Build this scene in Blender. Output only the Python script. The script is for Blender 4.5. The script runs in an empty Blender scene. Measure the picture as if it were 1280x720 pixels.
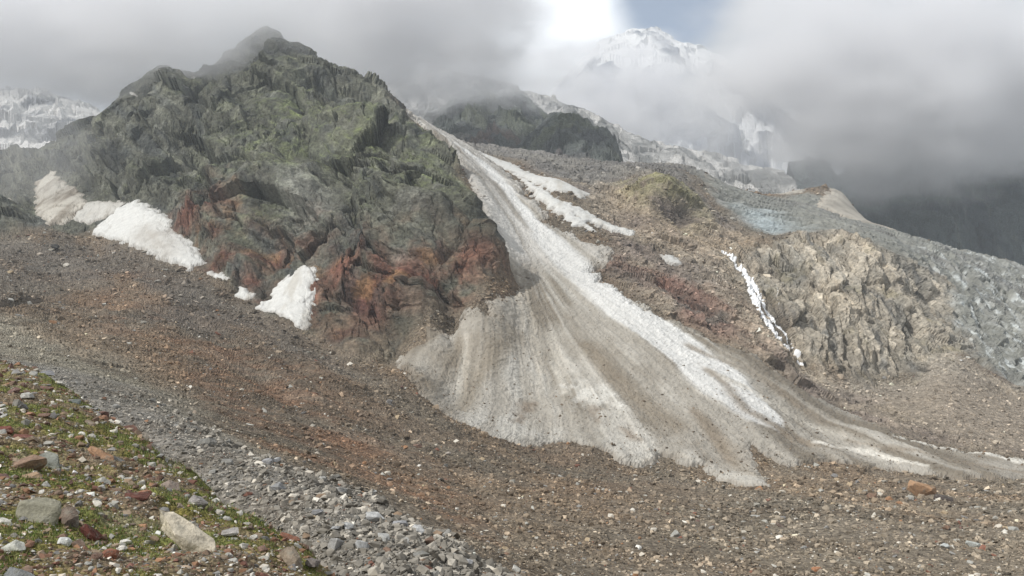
import bpy, bmesh, math, random
import numpy as np
from mathutils import Vector, Matrix, noise as mnoise

RNG = np.random.default_rng(7)
random.seed(7)
F = 1004.0                      # focal length in pixels of a 1280 px wide frame
scene = bpy.context.scene
COL = scene.collection

# ------------------------------------------------------------------ helpers
def lin(c, k=1.0):
    """sRGB 0-255 -> linear"""
    a = np.asarray(c, float) / 255.0
    return np.where(a <= 0.04045, a / 12.92, ((a + 0.055) / 1.055) ** 2.4) * k

def tag(o, label=None, cat=None, group=None, kind=None):
    if label: o['label'] = label
    if cat: o['category'] = cat
    if group: o['group'] = group
    if kind: o['kind'] = kind
    return o

_P = np.random.default_rng(3).permutation(4096).astype(np.int32)
_G = np.random.default_rng(4).uniform(0, 2 * np.pi, 4096).astype(np.float32)
_GX, _GY = np.cos(_G), np.sin(_G)

def pn(x, y, seed=0):
    """2-D gradient noise, about -1..1"""
    x = np.asarray(x, np.float32) + seed * 17.31; y = np.asarray(y, np.float32) + seed * 5.77
    xi = np.floor(x).astype(np.int32); yi = np.floor(y).astype(np.int32)
    fx = x - xi; fy = y - yi
    sx = fx * fx * fx * (fx * (fx * 6 - 15) + 10); sy = fy * fy * fy * (fy * (fy * 6 - 15) + 10)
    def g(ix, iy, dx, dy):
        h = _P[(ix + _P[(iy + seed * 131) & 4095]) & 4095]
        return _GX[h] * dx + _GY[h] * dy
    a = g(xi, yi, fx, fy); b = g(xi + 1, yi, fx - 1, fy)
    c = g(xi, yi + 1, fx, fy - 1); d = g(xi + 1, yi + 1, fx - 1, fy - 1)
    return ((a + sx * (b - a)) * (1 - sy) + (c + sx * (d - c)) * sy) * 1.5

def fbm(x, y, wl, octs, seed=0, gain=0.5):
    s = 0; a = 1.0; t = 0
    for k in range(octs):
        s = s + a * pn(x / wl, y / wl, seed + k); t += a; a *= gain; wl *= 0.47
    return s / t * 1.3

def ridged(x, y, wl, octs, seed=0, gain=0.5):
    s = 0; a = 1.0; t = 0
    for k in range(octs):
        s = s + a * (1 - 2 * np.abs(pn(x / wl, y / wl, seed + k))); t += a; a *= gain; wl *= 0.47
    return s / t

def facets(x, y, wl, seed=0, tilt=1.0, crack=0.0):
    """broken planes: every cell of a jittered lattice is a plane of its own height and tilt"""
    x = np.asarray(x, np.float32) / wl + seed * 3.7; y = np.asarray(y, np.float32) / wl + seed * 9.1
    xi = np.floor(x).astype(np.int32); yi = np.floor(y).astype(np.int32)
    best = np.full(x.shape, 9.0, np.float32); sec = best.copy(); h = np.zeros(x.shape, np.float32); r = np.random.default_rng(900 + seed)
    jx, jy, hh, tx, ty = (r.uniform(-0.5, 0.5, 4096).astype(np.float32) for _ in range(5))
    for a in (-1, 0, 1):
        for b in (-1, 0, 1):
            k = _P[(xi + a + _P[(yi + b) & 4095]) & 4095]
            dx = x - (xi + a + 0.5 + jx[k] * 0.9); dy = y - (yi + b + 0.5 + jy[k] * 0.9); d = dx * dx + dy * dy
            m = d < best
            sec = np.where(m, best, np.minimum(sec, d)); best = np.where(m, d, best); h = np.where(m, hh[k] + tilt * 2 * (tx[k] * dx + ty[k] * dy), h)
    if crack: h = h - crack * sstep(0.10, 0.0, np.sqrt(sec) - np.sqrt(best))
    return h

def on(mask, fn, n=1):
    """evaluate a pattern only where it is needed; fn gets x, y"""
    m = mask > 0.002; o = np.zeros(mask.shape, np.float32); o[m] = fn(X[m], ARC[m]); return o

def sstep(a, b, x):
    t = np.clip((x - a) / (b - a), 0, 1)
    return t * t * (3 - 2 * t)

def mix(a, b, t):
    return a + (b - a) * t[..., None]

def uv(px, py): return (px - 640.0) / F, (360.0 - py) / F

class RBF:
    """smooth height z/d over the polar chart (u = x/d, w = ln d)"""
    SU = 2.6
    def __init__(self, pts, hidden=(), c=0.06):
        rows = []
        for (px, py, d) in pts:
            u, v = uv(px, py); rows.append((u, math.log(d), v))
        for (px, d, z) in hidden:
            rows.append(((px - 640) / F, math.log(d), z / d))
        A = np.array(rows); self.c = c
        self.p = np.c_[A[:, 0] * self.SU, A[:, 1]]
        n = len(A)
        D = np.sqrt(((self.p[:, None] - self.p[None]) ** 2).sum(-1) + c * c)
        M = np.zeros((n + 3, n + 3)); M[:n, :n] = D - np.eye(n) * 0.004
        Q = np.c_[np.ones(n), self.p]; M[:n, n:] = Q; M[n:, :n] = Q.T
        self.k = np.linalg.solve(M, np.r_[A[:, 2], 0, 0, 0])
    def __call__(self, u, w):
        sh = np.shape(u); a = np.ravel(u) * self.SU; b = np.ravel(w)
        n = len(self.p)
        r = self.k[n] + self.k[n + 1] * a + self.k[n + 2] * b
        for i in range(n):
            r = r + self.k[i] * np.sqrt((a - self.p[i, 0]) ** 2 + (b - self.p[i, 1]) ** 2 + self.c ** 2)
        return r.reshape(sh)

class Sheet:
    """a height field sampled on a polar grid: finer near the camera station"""
    def __init__(self, rbf, u0, u1, nc, d0, d1, nr, alpha):
        self.rbf = rbf
        ug = np.linspace(u0, u1, 161); wg = np.linspace(math.log(d0), math.log(d1), 420)
        self.ug, self.wg = ug, wg
        V = rbf(ug[:, None] + 0 * wg[None], wg[None] + 0 * ug[:, None]); self.V = V
        dv = np.abs(np.diff(V, axis=1)); dw = np.diff(wg)[None]
        k = np.ones(15) / 15
        dv = np.apply_along_axis(lambda r: np.convolve(np.pad(r, 7, mode='edge'), k, 'valid'), 0, dv)
        S = np.concatenate([np.zeros((len(ug), 1)), np.cumsum(np.sqrt(dv ** 2 + (alpha * dw) ** 2), axis=1)], 1)
        S /= S[:, -1:]
        t = np.linspace(0, 1, nr)
        Wc = np.array([np.interp(t, S[i], wg) for i in range(len(ug))])
        uu = np.linspace(u0, u1, nc)
        fi = (uu - u0) / (u1 - u0) * (len(ug) - 1); i0 = np.clip(fi.astype(int), 0, len(ug) - 2); fr = (fi - i0)[:, None]
        self.W = Wc[i0] * (1 - fr) + Wc[i0 + 1] * fr
        self.U = np.repeat(uu[:, None], nr, 1)
        self.D = np.exp(self.W); self.X = self.U * self.D
        self.Z0 = self.base(self.U, self.W) * self.D
        self.nc, self.nr = nc, nr
    def base(self, u, w):
        fu = np.clip((u - self.ug[0]) / (self.ug[-1] - self.ug[0]) * (len(self.ug) - 1), 0, len(self.ug) - 1.001)
        fw = np.clip((w - self.wg[0]) / (self.wg[-1] - self.wg[0]) * (len(self.wg) - 1), 0, len(self.wg) - 1.001)
        i = fu.astype(int); j = fw.astype(int); a = fu - i; b = fw - j; V = self.V
        return (V[i, j] * (1 - b) + V[i, j + 1] * b) * (1 - a) + (V[i + 1, j] * (1 - b) + V[i + 1, j + 1] * b) * a
    def hit(self, px, py, dmin=None):
        """where the sight line meets the ground: chart coordinates (u, w) of that place"""
        u, v = uv(px, py)
        w = np.linspace(self.wg[0] if dmin is None else math.log(dmin), self.wg[-1], 1500)
        vb = self.base(np.full_like(w, u), w)
        k = np.nonzero(vb >= v)[0]
        if len(k) == 0: k = [int(np.argmax(vb))]
        k = k[0]
        if k > 0 and vb[k] > vb[k - 1]:
            f = (v - vb[k - 1]) / (vb[k] - vb[k - 1]); return u, w[k - 1] + np.clip(f, 0, 1) * (w[k] - w[k - 1])
        return u, w[k]
    def chart(self, poly, dmin=None): return np.array([self.hit(a, b, dmin) for a, b in poly])
    def sdf(self, poly, dmin=None, pad=0.06):
        """signed distance (inside > 0) over distance, to an outline lying on the ground"""
        P = self.chart(poly, dmin); U, W = self.U, self.W
        out = np.full(U.shape, -1.0)
        lo = P.min(0) - pad; hi = P.max(0) + pad
        m = (U > lo[0]) & (U < hi[0]) & (W > lo[1]) & (W < hi[1])
        a = U[m]; b = W[m]; d2 = np.full(a.shape, 9.0); ins = np.zeros(a.shape, bool)
        n = len(P)
        for i in range(n):
            x0, y0 = P[i]; x1, y1 = P[(i + 1) % n]
            ex, ey = x1 - x0, y1 - y0; L = ex * ex + ey * ey + 1e-12
            t = np.clip(((a - x0) * ex + (b - y0) * ey) / L, 0, 1)
            d2 = np.minimum(d2, (a - x0 - t * ex) ** 2 + (b - y0 - t * ey) ** 2)
            c = (y0 > b) != (y1 > b)
            with np.errstate(divide='ignore', invalid='ignore'):
                ins ^= c & (a < (x1 - x0) * (b - y0) / (y1 - y0 + 1e-15) + x0)
        s = np.sqrt(d2); out[m] = np.where(ins, s, -s)
        return out
    def line(self, pts, dmin=None, pad=0.05):
        """distance over distance to a polyline with a width at each point (px, py, half width in px) -> width - distance"""
        P = self.chart([(p[0], p[1]) for p in pts], dmin); wd = [p[2] / F for p in pts]
        U, W = self.U, self.W; out = np.full(U.shape, -1.0)
        lo = P.min(0) - pad; hi = P.max(0) + pad
        m = (U > lo[0]) & (U < hi[0]) & (W > lo[1]) & (W < hi[1])
        a = U[m]; b = W[m]; best = np.full(a.shape, -1.0)
        for i in range(len(P) - 1):
            x0, y0 = P[i]; ex, ey = P[i + 1] - P[i]; L = ex * ex + ey * ey + 1e-12
            t = np.clip(((a - x0) * ex + (b - y0) * ey) / L, 0, 1)
            best = np.maximum(best, wd[i] + (wd[i + 1] - wd[i]) * t - np.sqrt((a - x0 - t * ex) ** 2 + (b - y0 - t * ey) ** 2))
        out[m] = best
        return out
    def z_at(self, Z, u, w):
        """height of the finished ground at chart points"""
        i = int(np.clip(round((u - self.U[0, 0]) / (self.U[1, 0] - self.U[0, 0])), 0, self.nc - 1))
        return float(np.interp(w, self.W[i], Z[i]))

def blank_attr(me, tint):
    at = me.color_attributes.new('tint', 'FLOAT_COLOR', 'POINT')
    c = np.ones((len(me.vertices), 4), np.float32); c[:, :3] = np.clip(tint, 0, 1)
    at.data.foreach_set('color', c.ravel())

def mesh_np(name, co, faces, tint=None, mat=None, smooth=False, parent=None):
    """one mesh object from arrays; faces all of the same size"""
    me = bpy.data.meshes.new(name)
    k = faces.shape[1]; nf = len(faces)
    me.vertices.add(len(co)); me.vertices.foreach_set('co', np.asarray(co, np.float32).ravel())
    me.loops.add(nf * k); me.loops.foreach_set('vertex_index', faces.astype(np.int32).ravel())
    me.polygons.add(nf); me.polygons.foreach_set('loop_start', np.arange(0, nf * k, k, dtype=np.int32))
    me.update(calc_edges=True)
    me.polygons.foreach_set('use_smooth', np.full(nf, smooth)); me.update()
    if tint is not None: blank_attr(me, tint)
    if mat: me.materials.append(mat)
    o = bpy.data.objects.new(name, me); COL.objects.link(o)
    if parent: o.parent = parent
    return o

def grid_part(name, sh, G, facemask, tint, mat, smooth=False):
    """the cells of a sheet chosen by FACEMASK as one mesh"""
    i, j = np.nonzero(facemask)
    nr = sh.nr
    q = np.stack([i * nr + j, (i + 1) * nr + j, (i + 1) * nr + j + 1, i * nr + j + 1], 1)
    used, inv = np.unique(q.ravel(), return_inverse=True)
    co = G.reshape(-1, 3)[used]
    return mesh_np(name, co, inv.reshape(-1, 4), tint.reshape(-1, 3)[used], mat, smooth)

# ------------------------------------------------------------------ materials
def nodes_of(name):
    m = bpy.data.materials.new(name); m.use_nodes = True
    nt = m.node_tree; nt.nodes.clear()
    out = nt.nodes.new('ShaderNodeOutputMaterial')
    return m, nt, out

def ground_mat(name, rough=0.9, fine=1.0, amt=0.35, bump=0.4, bdist=0.3, cells=None, spec=0.2):
    """vertex tint x two scales of noise (x stone cells), with bump"""
    m, nt, out = nodes_of(name); N = nt.nodes; L = nt.links
    b = N.new('ShaderNodeBsdfPrincipled'); b.inputs['Roughness'].default_value = rough
    b.inputs['Specular IOR Level'].default_value = spec
    at = N.new('ShaderNodeAttribute'); at.attribute_name = 'tint'
    tc = N.new('ShaderNodeTexCoord')
    n1 = N.new('ShaderNodeTexNoise'); n1.inputs['Scale'].default_value = 1.0 / fine; n1.inputs['Detail'].default_value = 5
    n1.inputs['Roughness'].default_value = 0.65
    L.new(tc.outputs['Object'], n1.inputs['Vector'])
    mr = N.new('ShaderNodeMapRange'); mr.inputs['From Min'].default_value = 0.3; mr.inputs['From Max'].default_value = 0.7
    mr.inputs['To Min'].default_value = 1 - amt; mr.inputs['To Max'].default_value = 1 + amt
    L.new(n1.outputs['Fac'], mr.inputs['Value'])
    mul = N.new('ShaderNodeVectorMath'); mul.operation = 'SCALE'
    L.new(at.outputs['Color'], mul.inputs[0]); L.new(mr.outputs['Result'], mul.inputs['Scale'])
    col = mul.outputs['Vector']; hsrc = n1.outputs['Fac']
    if cells:
        vo = N.new('ShaderNodeTexVoronoi'); vo.inputs['Scale'].default_value = 1.0 / cells
        L.new(tc.outputs['Object'], vo.inputs['Vector'])
        sp = N.new('ShaderNodeSeparateColor'); L.new(vo.outputs['Color'], sp.inputs['Color'])
        m2 = N.new('ShaderNodeMapRange'); m2.inputs['To Min'].default_value = 0.6; m2.inputs['To Max'].default_value = 1.45
        L.new(sp.outputs['Red'], m2.inputs['Value'])
        mu2 = N.new('ShaderNodeVectorMath'); mu2.operation = 'SCALE'
        L.new(col, mu2.inputs[0]); L.new(m2.outputs['Result'], mu2.inputs['Scale']); col = mu2.outputs['Vector']
        sub = N.new('ShaderNodeMath'); sub.operation = 'SUBTRACT'
        L.new(n1.outputs['Fac'], sub.inputs[0]); L.new(vo.outputs['Distance'], sub.inputs[1]); hsrc = sub.outputs[0]
    bp = N.new('ShaderNodeBump'); bp.inputs['Strength'].default_value = bump; bp.inputs['Distance'].default_value = bdist
    L.new(hsrc, bp.inputs['Height']); L.new(bp.outputs['Normal'], b.inputs['Normal'])
    L.new(col, b.inputs['Base Color']); L.new(b.outputs[0], out.inputs['Surface'])
    return m

M_ROCK = ground_mat('rock_face', 0.85, 1.6, 0.5, 0.9, 1.6)
M_SCREE = ground_mat('moraine_debris', 0.95, 0.8, 0.35, 0.6, 0.3, cells=0.45)
M_SNOW = ground_mat('old_snow', 0.6, 2.5, 0.10, 0.35, 0.5, spec=0.3)
M_ICE = ground_mat('dirty_ice', 0.6, 2.5, 0.3, 0.6, 0.8, spec=0.4)
M_SOIL = ground_mat('turf_soil', 0.95, 0.12, 0.45, 0.7, 0.06, cells=0.05)
M_GRAVEL = ground_mat('loose_stones', 0.9, 0.3, 0.25, 0.4, 0.08)

# ------------------------------------------------------------------ main ground: moraine, rocky mountain, hillside, glacier
def fan_d(py, s=0.47): return 167.5 / (s - (360 - py) / F)
PTS = [
 (-160,480,95),(-160,420,170),(-160,360,290),(-160,300,430),(-160,230,600),
 (0,465,88),(0,440,130),(0,410,190),(0,370,270),(0,330,360),(0,300,430),(0,260,520),(0,200,680),
 (100,490,75),(100,460,130),(100,420,200),(100,380,290),(100,340,360),(100,305,430),
 (200,540,55),(200,500,100),(200,460,180),(200,410,250),(200,370,320),(200,335,375),
 (300,610,38),(300,570,60),(300,520,120),(300,460,215),(300,420,280),(300,390,330),
 (400,680,27),(400,620,45),(400,560,100),(400,500,180),(400,455,250),(400,425,310),
 (500,720,24),(500,660,42),(500,600,100),(500,540,180),(500,490,240),(500,460,270),
 (600,720,30),(600,650,75),(600,590,150),(600,545,225),
 (700,720,45),(700,650,95),(700,600,165),(700,560,238),
 (800,720,55),(800,650,110),(800,600,185),(800,578,235),
 (900,720,62),(900,660,115),(900,620,175),(900,590,230),
 (1000,720,68),(1000,660,120),(1000,615,190),
 (1100,720,72),(1100,660,125),(1100,615,200),(1100,585,250),
 (1200,720,75),(1200,660,130),(1200,620,190),(1200,600,240),
 (1290,720,78),(1290,660,130),(1290,620,195),(1290,595,250),
 (1430,720,80),(1430,660,132),(1430,610,200),(1430,560,280),(1430,480,380),(1430,380,600),
 # avalanche cone
 (650,520,262),(650,460,fan_d(460)),(650,400,fan_d(400)),(645,340,fan_d(340)),(640,280,fan_d(280)),(600,220,fan_d(220)),
 (560,180,fan_d(180)),(525,155,625),(500,138,655),
 (500,455,300),(560,420,315),(560,500,262),(800,450,298),(800,380,345),(760,320,392),(720,270,440),(700,230,490),
 (900,480,285),(900,420,332),(950,540,258),(1000,560,258),(1050,525,290),(1100,545,275),(1000,480,312),
 # hillside and knob
 (850,350,378),(850,310,415),(900,380,350),(950,430,333),(780,260,480),(825,238,472),(800,215,560),(840,285,440),(900,290,455),(880,262,490),
 (650,215,560),(720,225,560),(700,200,640),(600,190,640),
 # cliff
 (1000,455,348),(1060,475,350),(1130,470,360),(1000,400,372),(1060,400,382),(1130,400,398),(960,330,425),(1000,303,455),(1060,303,455),(1120,330,450),
 (1180,455,350),(1200,520,300),(1280,560,275),(1280,515,315),
 # glacier
 (1180,420,410),(1250,455,400),(1290,480,385),(1250,400,470),(1200,350,500),(1280,350,590),(1150,300,600),(1250,325,650),(1100,285,650),
 (1050,270,660),(980,250,690),(900,232,650),(1000,238,760),(870,213,740),(1050,240,800),(1280,335,720),
 # rocky mountain
 (60,270,470),(60,220,560),(60,180,650),
 (140,280,450),(140,200,540),(150,117,640),
 (200,300,410),(200,220,490),(200,140,570),(210,92,650),(138,140,640),(132,165,640),(122,150,690),
 (260,330,385),(260,240,460),(260,160,540),(290,74,650),
 (330,370,345),(330,300,390),(330,220,460),(330,130,550),(330,46,650),(312,64,650),(352,58,650),(370,72,648),(418,92,640),(165,112,645),
 (400,400,325),(400,340,345),(400,270,390),(400,190,470),(400,120,570),(385,80,640),
 (460,440,303),(460,390,325),(460,320,360),(460,250,400),(460,180,460),(450,120,580),
 (540,400,305),(540,340,332),(540,280,365),(540,220,410),(520,180,485),
 (590,370,320),(604,320,348),(594,270,385),(567,225,430),(602,272,395),(572,220,440),(520,163,535),(480,132,595),(430,97,642),
]
HID = [(330,820,90),(200,820,90),(100,820,80),(450,820,110),(0,900,60),(-160,900,50),(330,1100,20),(100,1100,20),(450,1100,40),
 (150,700,130),(330,700,175),(600,900,150),(700,900,130),(800,900,100),(900,900,70),(1000,950,70),(1100,820,35),(1200,850,5),(1290,850,-5),(1430,850,-20),
 (600,1100,120),(800,1100,80),(1000,1100,40),(1200,1100,-20),(1430,1100,-30),
 (0,40,-13),(100,36,-12.5),(200,28,-12),(300,22,-11.5),(400,17,-10.5),(500,15,-9),(600,16,-8.5),(700,18,-9),(900,20,-10),(1290,20,-10),(1430,20,-10),(-160,40,-14),(-160,16,-12),(200,16,-12)]
MAIN = RBF(PTS, HID)
S = Sheet(MAIN, -0.82, 0.82, 1290, 14, 1100, 1150, 0.10)
X, Y, U, W, D = S.X, S.D, S.U, S.W, S.D
ARC = 0.8 * (S.D + S.Z0)                      # runs up the slope as well as away, so patterns do not stretch on steep ground
def surface_normal(x, y, z):
    a = np.stack([np.gradient(q, axis=0) for q in (x, y, z)], -1); b = np.stack([np.gradient(q, axis=1) for q in (x, y, z)], -1)
    n = np.cross(a, b); n /= np.linalg.norm(n, axis=-1, keepdims=True) + 1e-12
    return n * np.where(n[..., 2:] < 0, -1, 1)
NRM = surface_normal(S.X, S.D, S.Z0)

# outlines, each lying on the ground
def noisy(sd, amp, wl, seed, octs=4):
    """roughen an outline: wl in parts of the distance"""
    m = sd > -0.5; o = sd.copy()
    o[m] += (amp * fbm(U[m], W[m], wl, octs, seed)).astype(float)
    return o

rock_poly = [(-160,230),(-60,285),(0,300),(60,288),(110,293),(200,322),(262,352),(300,378),(330,398),(385,418),(420,444),(450,452),(490,452),(520,430),(560,402),(590,386),(612,372),(640,352),(632,318),
 (604,262),(572,208),(530,165),(500,145),(470,120),(430,92),(385,70),(332,36),(290,66),(200,84),(140,106),(125,150),(60,170),(20,185),(-160,150)]
sd_rock = noisy(S.sdf(rock_poly), 0.012, 0.05, 11)
hidden_back = (sstep(500, 640, D) * (U < uv(520, 0)[0]))          # the far side of the mountain
m_rock = np.maximum(sstep(-0.01, 0.03, sd_rock), hidden_back)
apron_poly = [(395,400),(430,395),(470,400),(520,395),(570,385),(640,352),(640,380),(590,400),(540,430),(490,462),(430,455),(385,425)]
m_apron = sstep(-0.03, 0.03, S.sdf(apron_poly))

fan_poly = [(494,456),(530,432),(575,400),(606,388),(640,372),(650,352),(622,318),(602,270),(585,225),(560,188),(530,164),(498,138),(515,144),(535,155),(562,172),(600,194),(632,218),(660,247),(690,283),(722,300),(775,318),(752,330),(740,342),(778,368),(830,402),(890,432),(948,452),
 (1000,490),(1060,520),(1120,550),(1180,566),(1290,580),(1360,590),(1360,606),(1290,604),(1200,604),(1120,592),(1040,582),(985,585),(940,560),(965,612),(930,612),(880,585),(858,583),(830,572),(800,584),(775,580),(760,570),(700,556),(650,561),(600,545),(550,522),(520,490)]
sd_fan = noisy(noisy(S.sdf(fan_poly, 60), 0.012, 0.03, 12), 0.005, 0.006, 13, 3)
snow_polys = dict(
 strip_upper=[(648,222),(680,238),(706,256),(740,270),(794,290),(788,294),(745,283),(722,273),(746,291),(716,285),(690,266),(666,246)],
 strip_mid=[(590,186),(640,205),(680,223),(715,234),(740,246),(725,249),(690,240),(665,230),(640,217),(610,202)],
 left_top=[(46,232),(66,215),(84,232),(112,250),(88,276),(62,282),(46,268)],
 left_main=[(110,292),(150,262),(172,254),(196,262),(216,280),(214,292),(240,306),(258,330),(240,338),(205,326),(170,310),(140,300)],
 left_link=[(88,272),(112,252),(162,252),(140,270),(112,280)],
 left_dot=[(300,364),(312,361),(318,372),(306,378),(295,374)],
 left_strip=[(254,342),(276,344),(290,355),(272,352)],
 triangle=[(318,388),(352,352),(390,330),(396,345),(392,378),(386,414),(368,408),(345,392)],
 ledge_a=[(382,206),(388,204),(394,209),(390,212)],
 ledge_b=[(160,115),(168,118),(174,122),(166,120)],
 ledge_c=[(239,98),(244,96),(246,99),(240,100)],
 side_a=[(824,318),(848,322),(852,332),(836,330)],
 edge_left=[(0,248),(16,250),(12,266),(0,272),(-30,280),(-30,255)],
 right_tongue=[(1042,222),(1050,222),(1056,240),(1080,258),(1128,276),(1090,275),(1046,268),(1020,258),(1030,246)],
 right_tan=[(965,222),(1010,225),(1004,240),(985,243),(960,236)],
)
SD = {k: noisy(S.sdf(p, 60), 0.008 if 'ledge' not in k else 0.0, 0.012, 20 + n, 3) for n, (k, p) in enumerate(snow_polys.items())}
sd_any = np.maximum.reduce([sd_fan] + list(SD.values())); any_snow = sstep(-0.01, 0.01, sd_any); by_snow = sstep(-0.035, 0.004, sd_any)

cliff_poly = [(935,318),(960,305),(1005,298),(1065,300),(1100,312),(1140,332),(1180,362),(1205,400),(1200,430),(1190,455),(1150,472),(1090,474),(1050,465),(1005,452),(985,430),(965,405),(940,380),(920,350)]
sd_cliff = noisy(S.sdf(cliff_poly, 200, 0.12), 0.05, 0.08, 40)
m_cliff = sstep(-0.03, 0.03, sd_cliff)
glacier_poly = [(860,205),(905,225),(960,245),(1010,240),(1060,262),(1120,272),(1160,290),(1220,310),(1300,335),(1430,370),(1430,520),(1290,500),(1240,470),(1195,440),(1160,415),(1165,380),(1130,338),(1100,315),(1065,300),(1010,295),(960,295),(930,285),(900,262),(872,235)]
sd_glac = noisy(S.sdf(glacier_poly, 200), 0.012, 0.05, 41)
m_glac = np.maximum(sstep(-0.01, 0.03, sd_glac), sstep(760, 800, D) * (U > uv(880, 0)[0]))
hill_poly = [(500,135),(560,165),(640,200),(706,236),(760,300),(740,335),(830,402),(948,452),(1010,500),(1120,552),(1290,578),(1430,590),(1430,500),(1290,488),(1240,470),(1160,418),(1140,470),(1000,452),(940,380),(930,318),(960,300),(930,285),(900,262),(872,235),(860,205),(780,190),(700,160),(600,130)]
sd_hill = noisy(S.sdf(hill_poly, 60), 0.010, 0.04, 42)
m_hill = np.maximum(sstep(-0.01, 0.03, sd_hill), (D > 640) * (U > uv(520, 0)[0]) * (U < uv(880, 0)[0]))
m_glac = m_glac * (1 - m_cliff)
scree_poly = [(1150,445),(1180,448),(1230,475),(1290,510),(1430,560),(1430,585),(1290,570),(1200,555),(1140,520),(1080,500),(1020,470),(1060,475),(1130,472)]
m_scree = sstep(-0.03, 0.04, S.sdf(scree_poly, 200))
knob_poly = [(770,232),(800,225),(850,235),(885,262),(890,285),(860,292),(835,280),(800,262),(770,245)]
m_knob = sstep(-0.02, 0.04, S.sdf(knob_poly, 200))
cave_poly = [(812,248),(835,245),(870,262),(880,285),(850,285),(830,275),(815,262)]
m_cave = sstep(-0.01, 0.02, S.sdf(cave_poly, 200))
ledge_poly = [(740,335),(770,322),(830,340),(900,350),(950,395),(985,435),(1010,460),(960,450),(890,425),(830,400),(775,366)]
m_red = sstep(-0.03, 0.05, S.sdf(ledge_poly, 200))

# ---- relief
Z = np.zeros(S.Z0.shape)                      # how far the ground stands out along its own normal
ca, sa = math.cos(0.55), math.sin(0.55)
def warped(x, y): return x + 12 * fbm(x, y, 60, 3, 50), y + 12 * fbm(x, y, 60, 3, 54)
def along(x, y): return x * ca + y * sa, -x * sa + y * ca
ra = m_rock * (1 - 0.92 * by_snow)
def rock_relief(x, y):
    wx, wy = warped(x, y); p, q = along(wx, wy)
    h = 13.0 * ridged(p * 1.25, q * 0.6, 90, 3, 60)
    h += 3.6 * ridged(p * 1.8, q * 0.7, 40, 4, 64, 0.5)
    h += 9.0 * facets(p * 1.6, q * 0.6, 48, 1, 1.1, 0.22)
    rgh = 0.3 + 0.7 * sstep(-0.35, 0.35, fbm(x, y, 50, 2, 77))
    h += 3.6 * rgh * facets(p * 1.8, q * 0.65, 19, 2, 1.3, 0.35)
    h += 2.0 * rgh * facets(p * 1.7, q * 0.7, 9, 3, 1.4, 0.35)
    h += 0.8 * rgh * facets(p * 1.4, q * 0.8, 4.2, 4, 1.4) + 0.6 * ridged(p * 1.6, q * 0.8, 9, 4, 71, 0.6)
    return h
rockh = on(ra, rock_relief)
low = 1 - 0.70 * m_apron
edge_fade = 1 - 0.45 * sstep(580, 650, D)
Z += ra * rockh * low * edge_fade
scr = 1 - np.maximum(np.maximum(m_rock, m_hill), np.maximum(m_cliff, m_glac))
n0 = fbm(U, W, 0.03, 3, 89)
near_k = np.clip(D / 220.0, 0.10, 1)
Z += scr * (1 - 0.8 * any_snow) * near_k * on(scr, lambda x, y: 2.4 * fbm(x, y, 55, 3, 80) + 0.9 * ridged(x, y, 17, 4, 84) + 0.30 * fbm(x, y, 3.0, 3, 88) + 0.35 * facets(x, y, 2.2, 5, 1.0))
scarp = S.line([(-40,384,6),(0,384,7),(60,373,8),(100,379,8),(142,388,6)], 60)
Z -= 3.2 * sstep(-0.012, 0.004, scarp)
for rl in ([(95,382,3),(80,420,5)], [(120,392,3),(100,430,4)], [(60,380,3),(66,405,4)], [(330,440,3),(420,500,5),(500,560,5)], [(560,570,3),(600,620,5),(640,680,6)], [(240,400,3),(300,450,4),(380,520,6)]):
    Z -= 1.1 * near_k * sstep(-0.03, 0.01, S.line(rl, 30) + 0.01 * n0)
hr = m_hill * (1 - m_cliff) * (1 - m_glac) * (1 - 0.9 * any_snow)
def hill_relief(x, y):
    wx, wy = warped(x, y); p, q = along(wx, wy)
    return 2.4 * ridged(p * 1.6, q * 0.8, 36, 5, 90, 0.55) + 3 * facets(p * 1.5, q * 0.8, 22, 6, 1.0) + 1.8 * facets(p * 1.5, q * 0.7, 9, 7, 1.2) + 0.8 * facets(x, y, 3.6, 8, 1.2)
Z += hr * (1 - 0.85 * m_scree) * (0.65 + 0.35 * m_red) * on(hr, hill_relief)
Z += hr * m_knob * (on(m_knob, lambda x, y: 2.2 * ridged(x, y, 22, 4, 99)) + 3 - 9 * m_cave)
def cliff_relief(x, y):
    rib = ridged(x + 4 * fbm(x, y, 20, 2, 100), y * 0.3, 12, 5, 101, 0.55)
    x = x + 2.5 * fbm(x, y, 18, 3, 112); return 1.8 * rib + 5.0 * facets(x * 1.4, y * 0.55, 26, 9, 1.1, 0.3) + 2.8 * facets(x * 1.6, y * 0.5, 10, 10, 1.3, 0.35) + 1.2 * facets(x * 1.6, y * 0.5, 4, 11, 1.3)
Z += m_cliff * (1 - any_snow) * on(m_cliff, cliff_relief)
fall = sstep(uv(1110, 0)[0], uv(1190, 0)[0], U) * sstep(700, 600, D)
gl = m_glac * (1 - any_snow)
def ice_relief(x, y): return 1.3 * ridged(x + 5 * fbm(x, y, 30, 2, 120), y * 0.45, 26, 5, 121, 0.55) + 0.7 * facets(x * 1.6, y * 0.6, 12, 12, 1.0) + 0.25 * facets(x * 1.4, y * 0.7, 4, 13, 1.0)
def crevasse(x, y): return 1 - np.abs(pn((y + 0.35 * x + 10 * fbm(x, y, 50, 2, 127)) / 13, x / 60, 128)) * 2.2
Z += gl * ((1.2 + 2.4 * fall) * on(gl, ice_relief) - (1 - fall) * 3.0 * sstep(0.55, 0.95, on(gl, crevasse)))
GROUND = np.stack([S.X, S.D, S.Z0], -1) + NRM * Z[..., None]      # the finished ground, point by point
NF = surface_normal(GROUND[..., 0], GROUND[..., 1], GROUND[..., 2])

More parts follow.
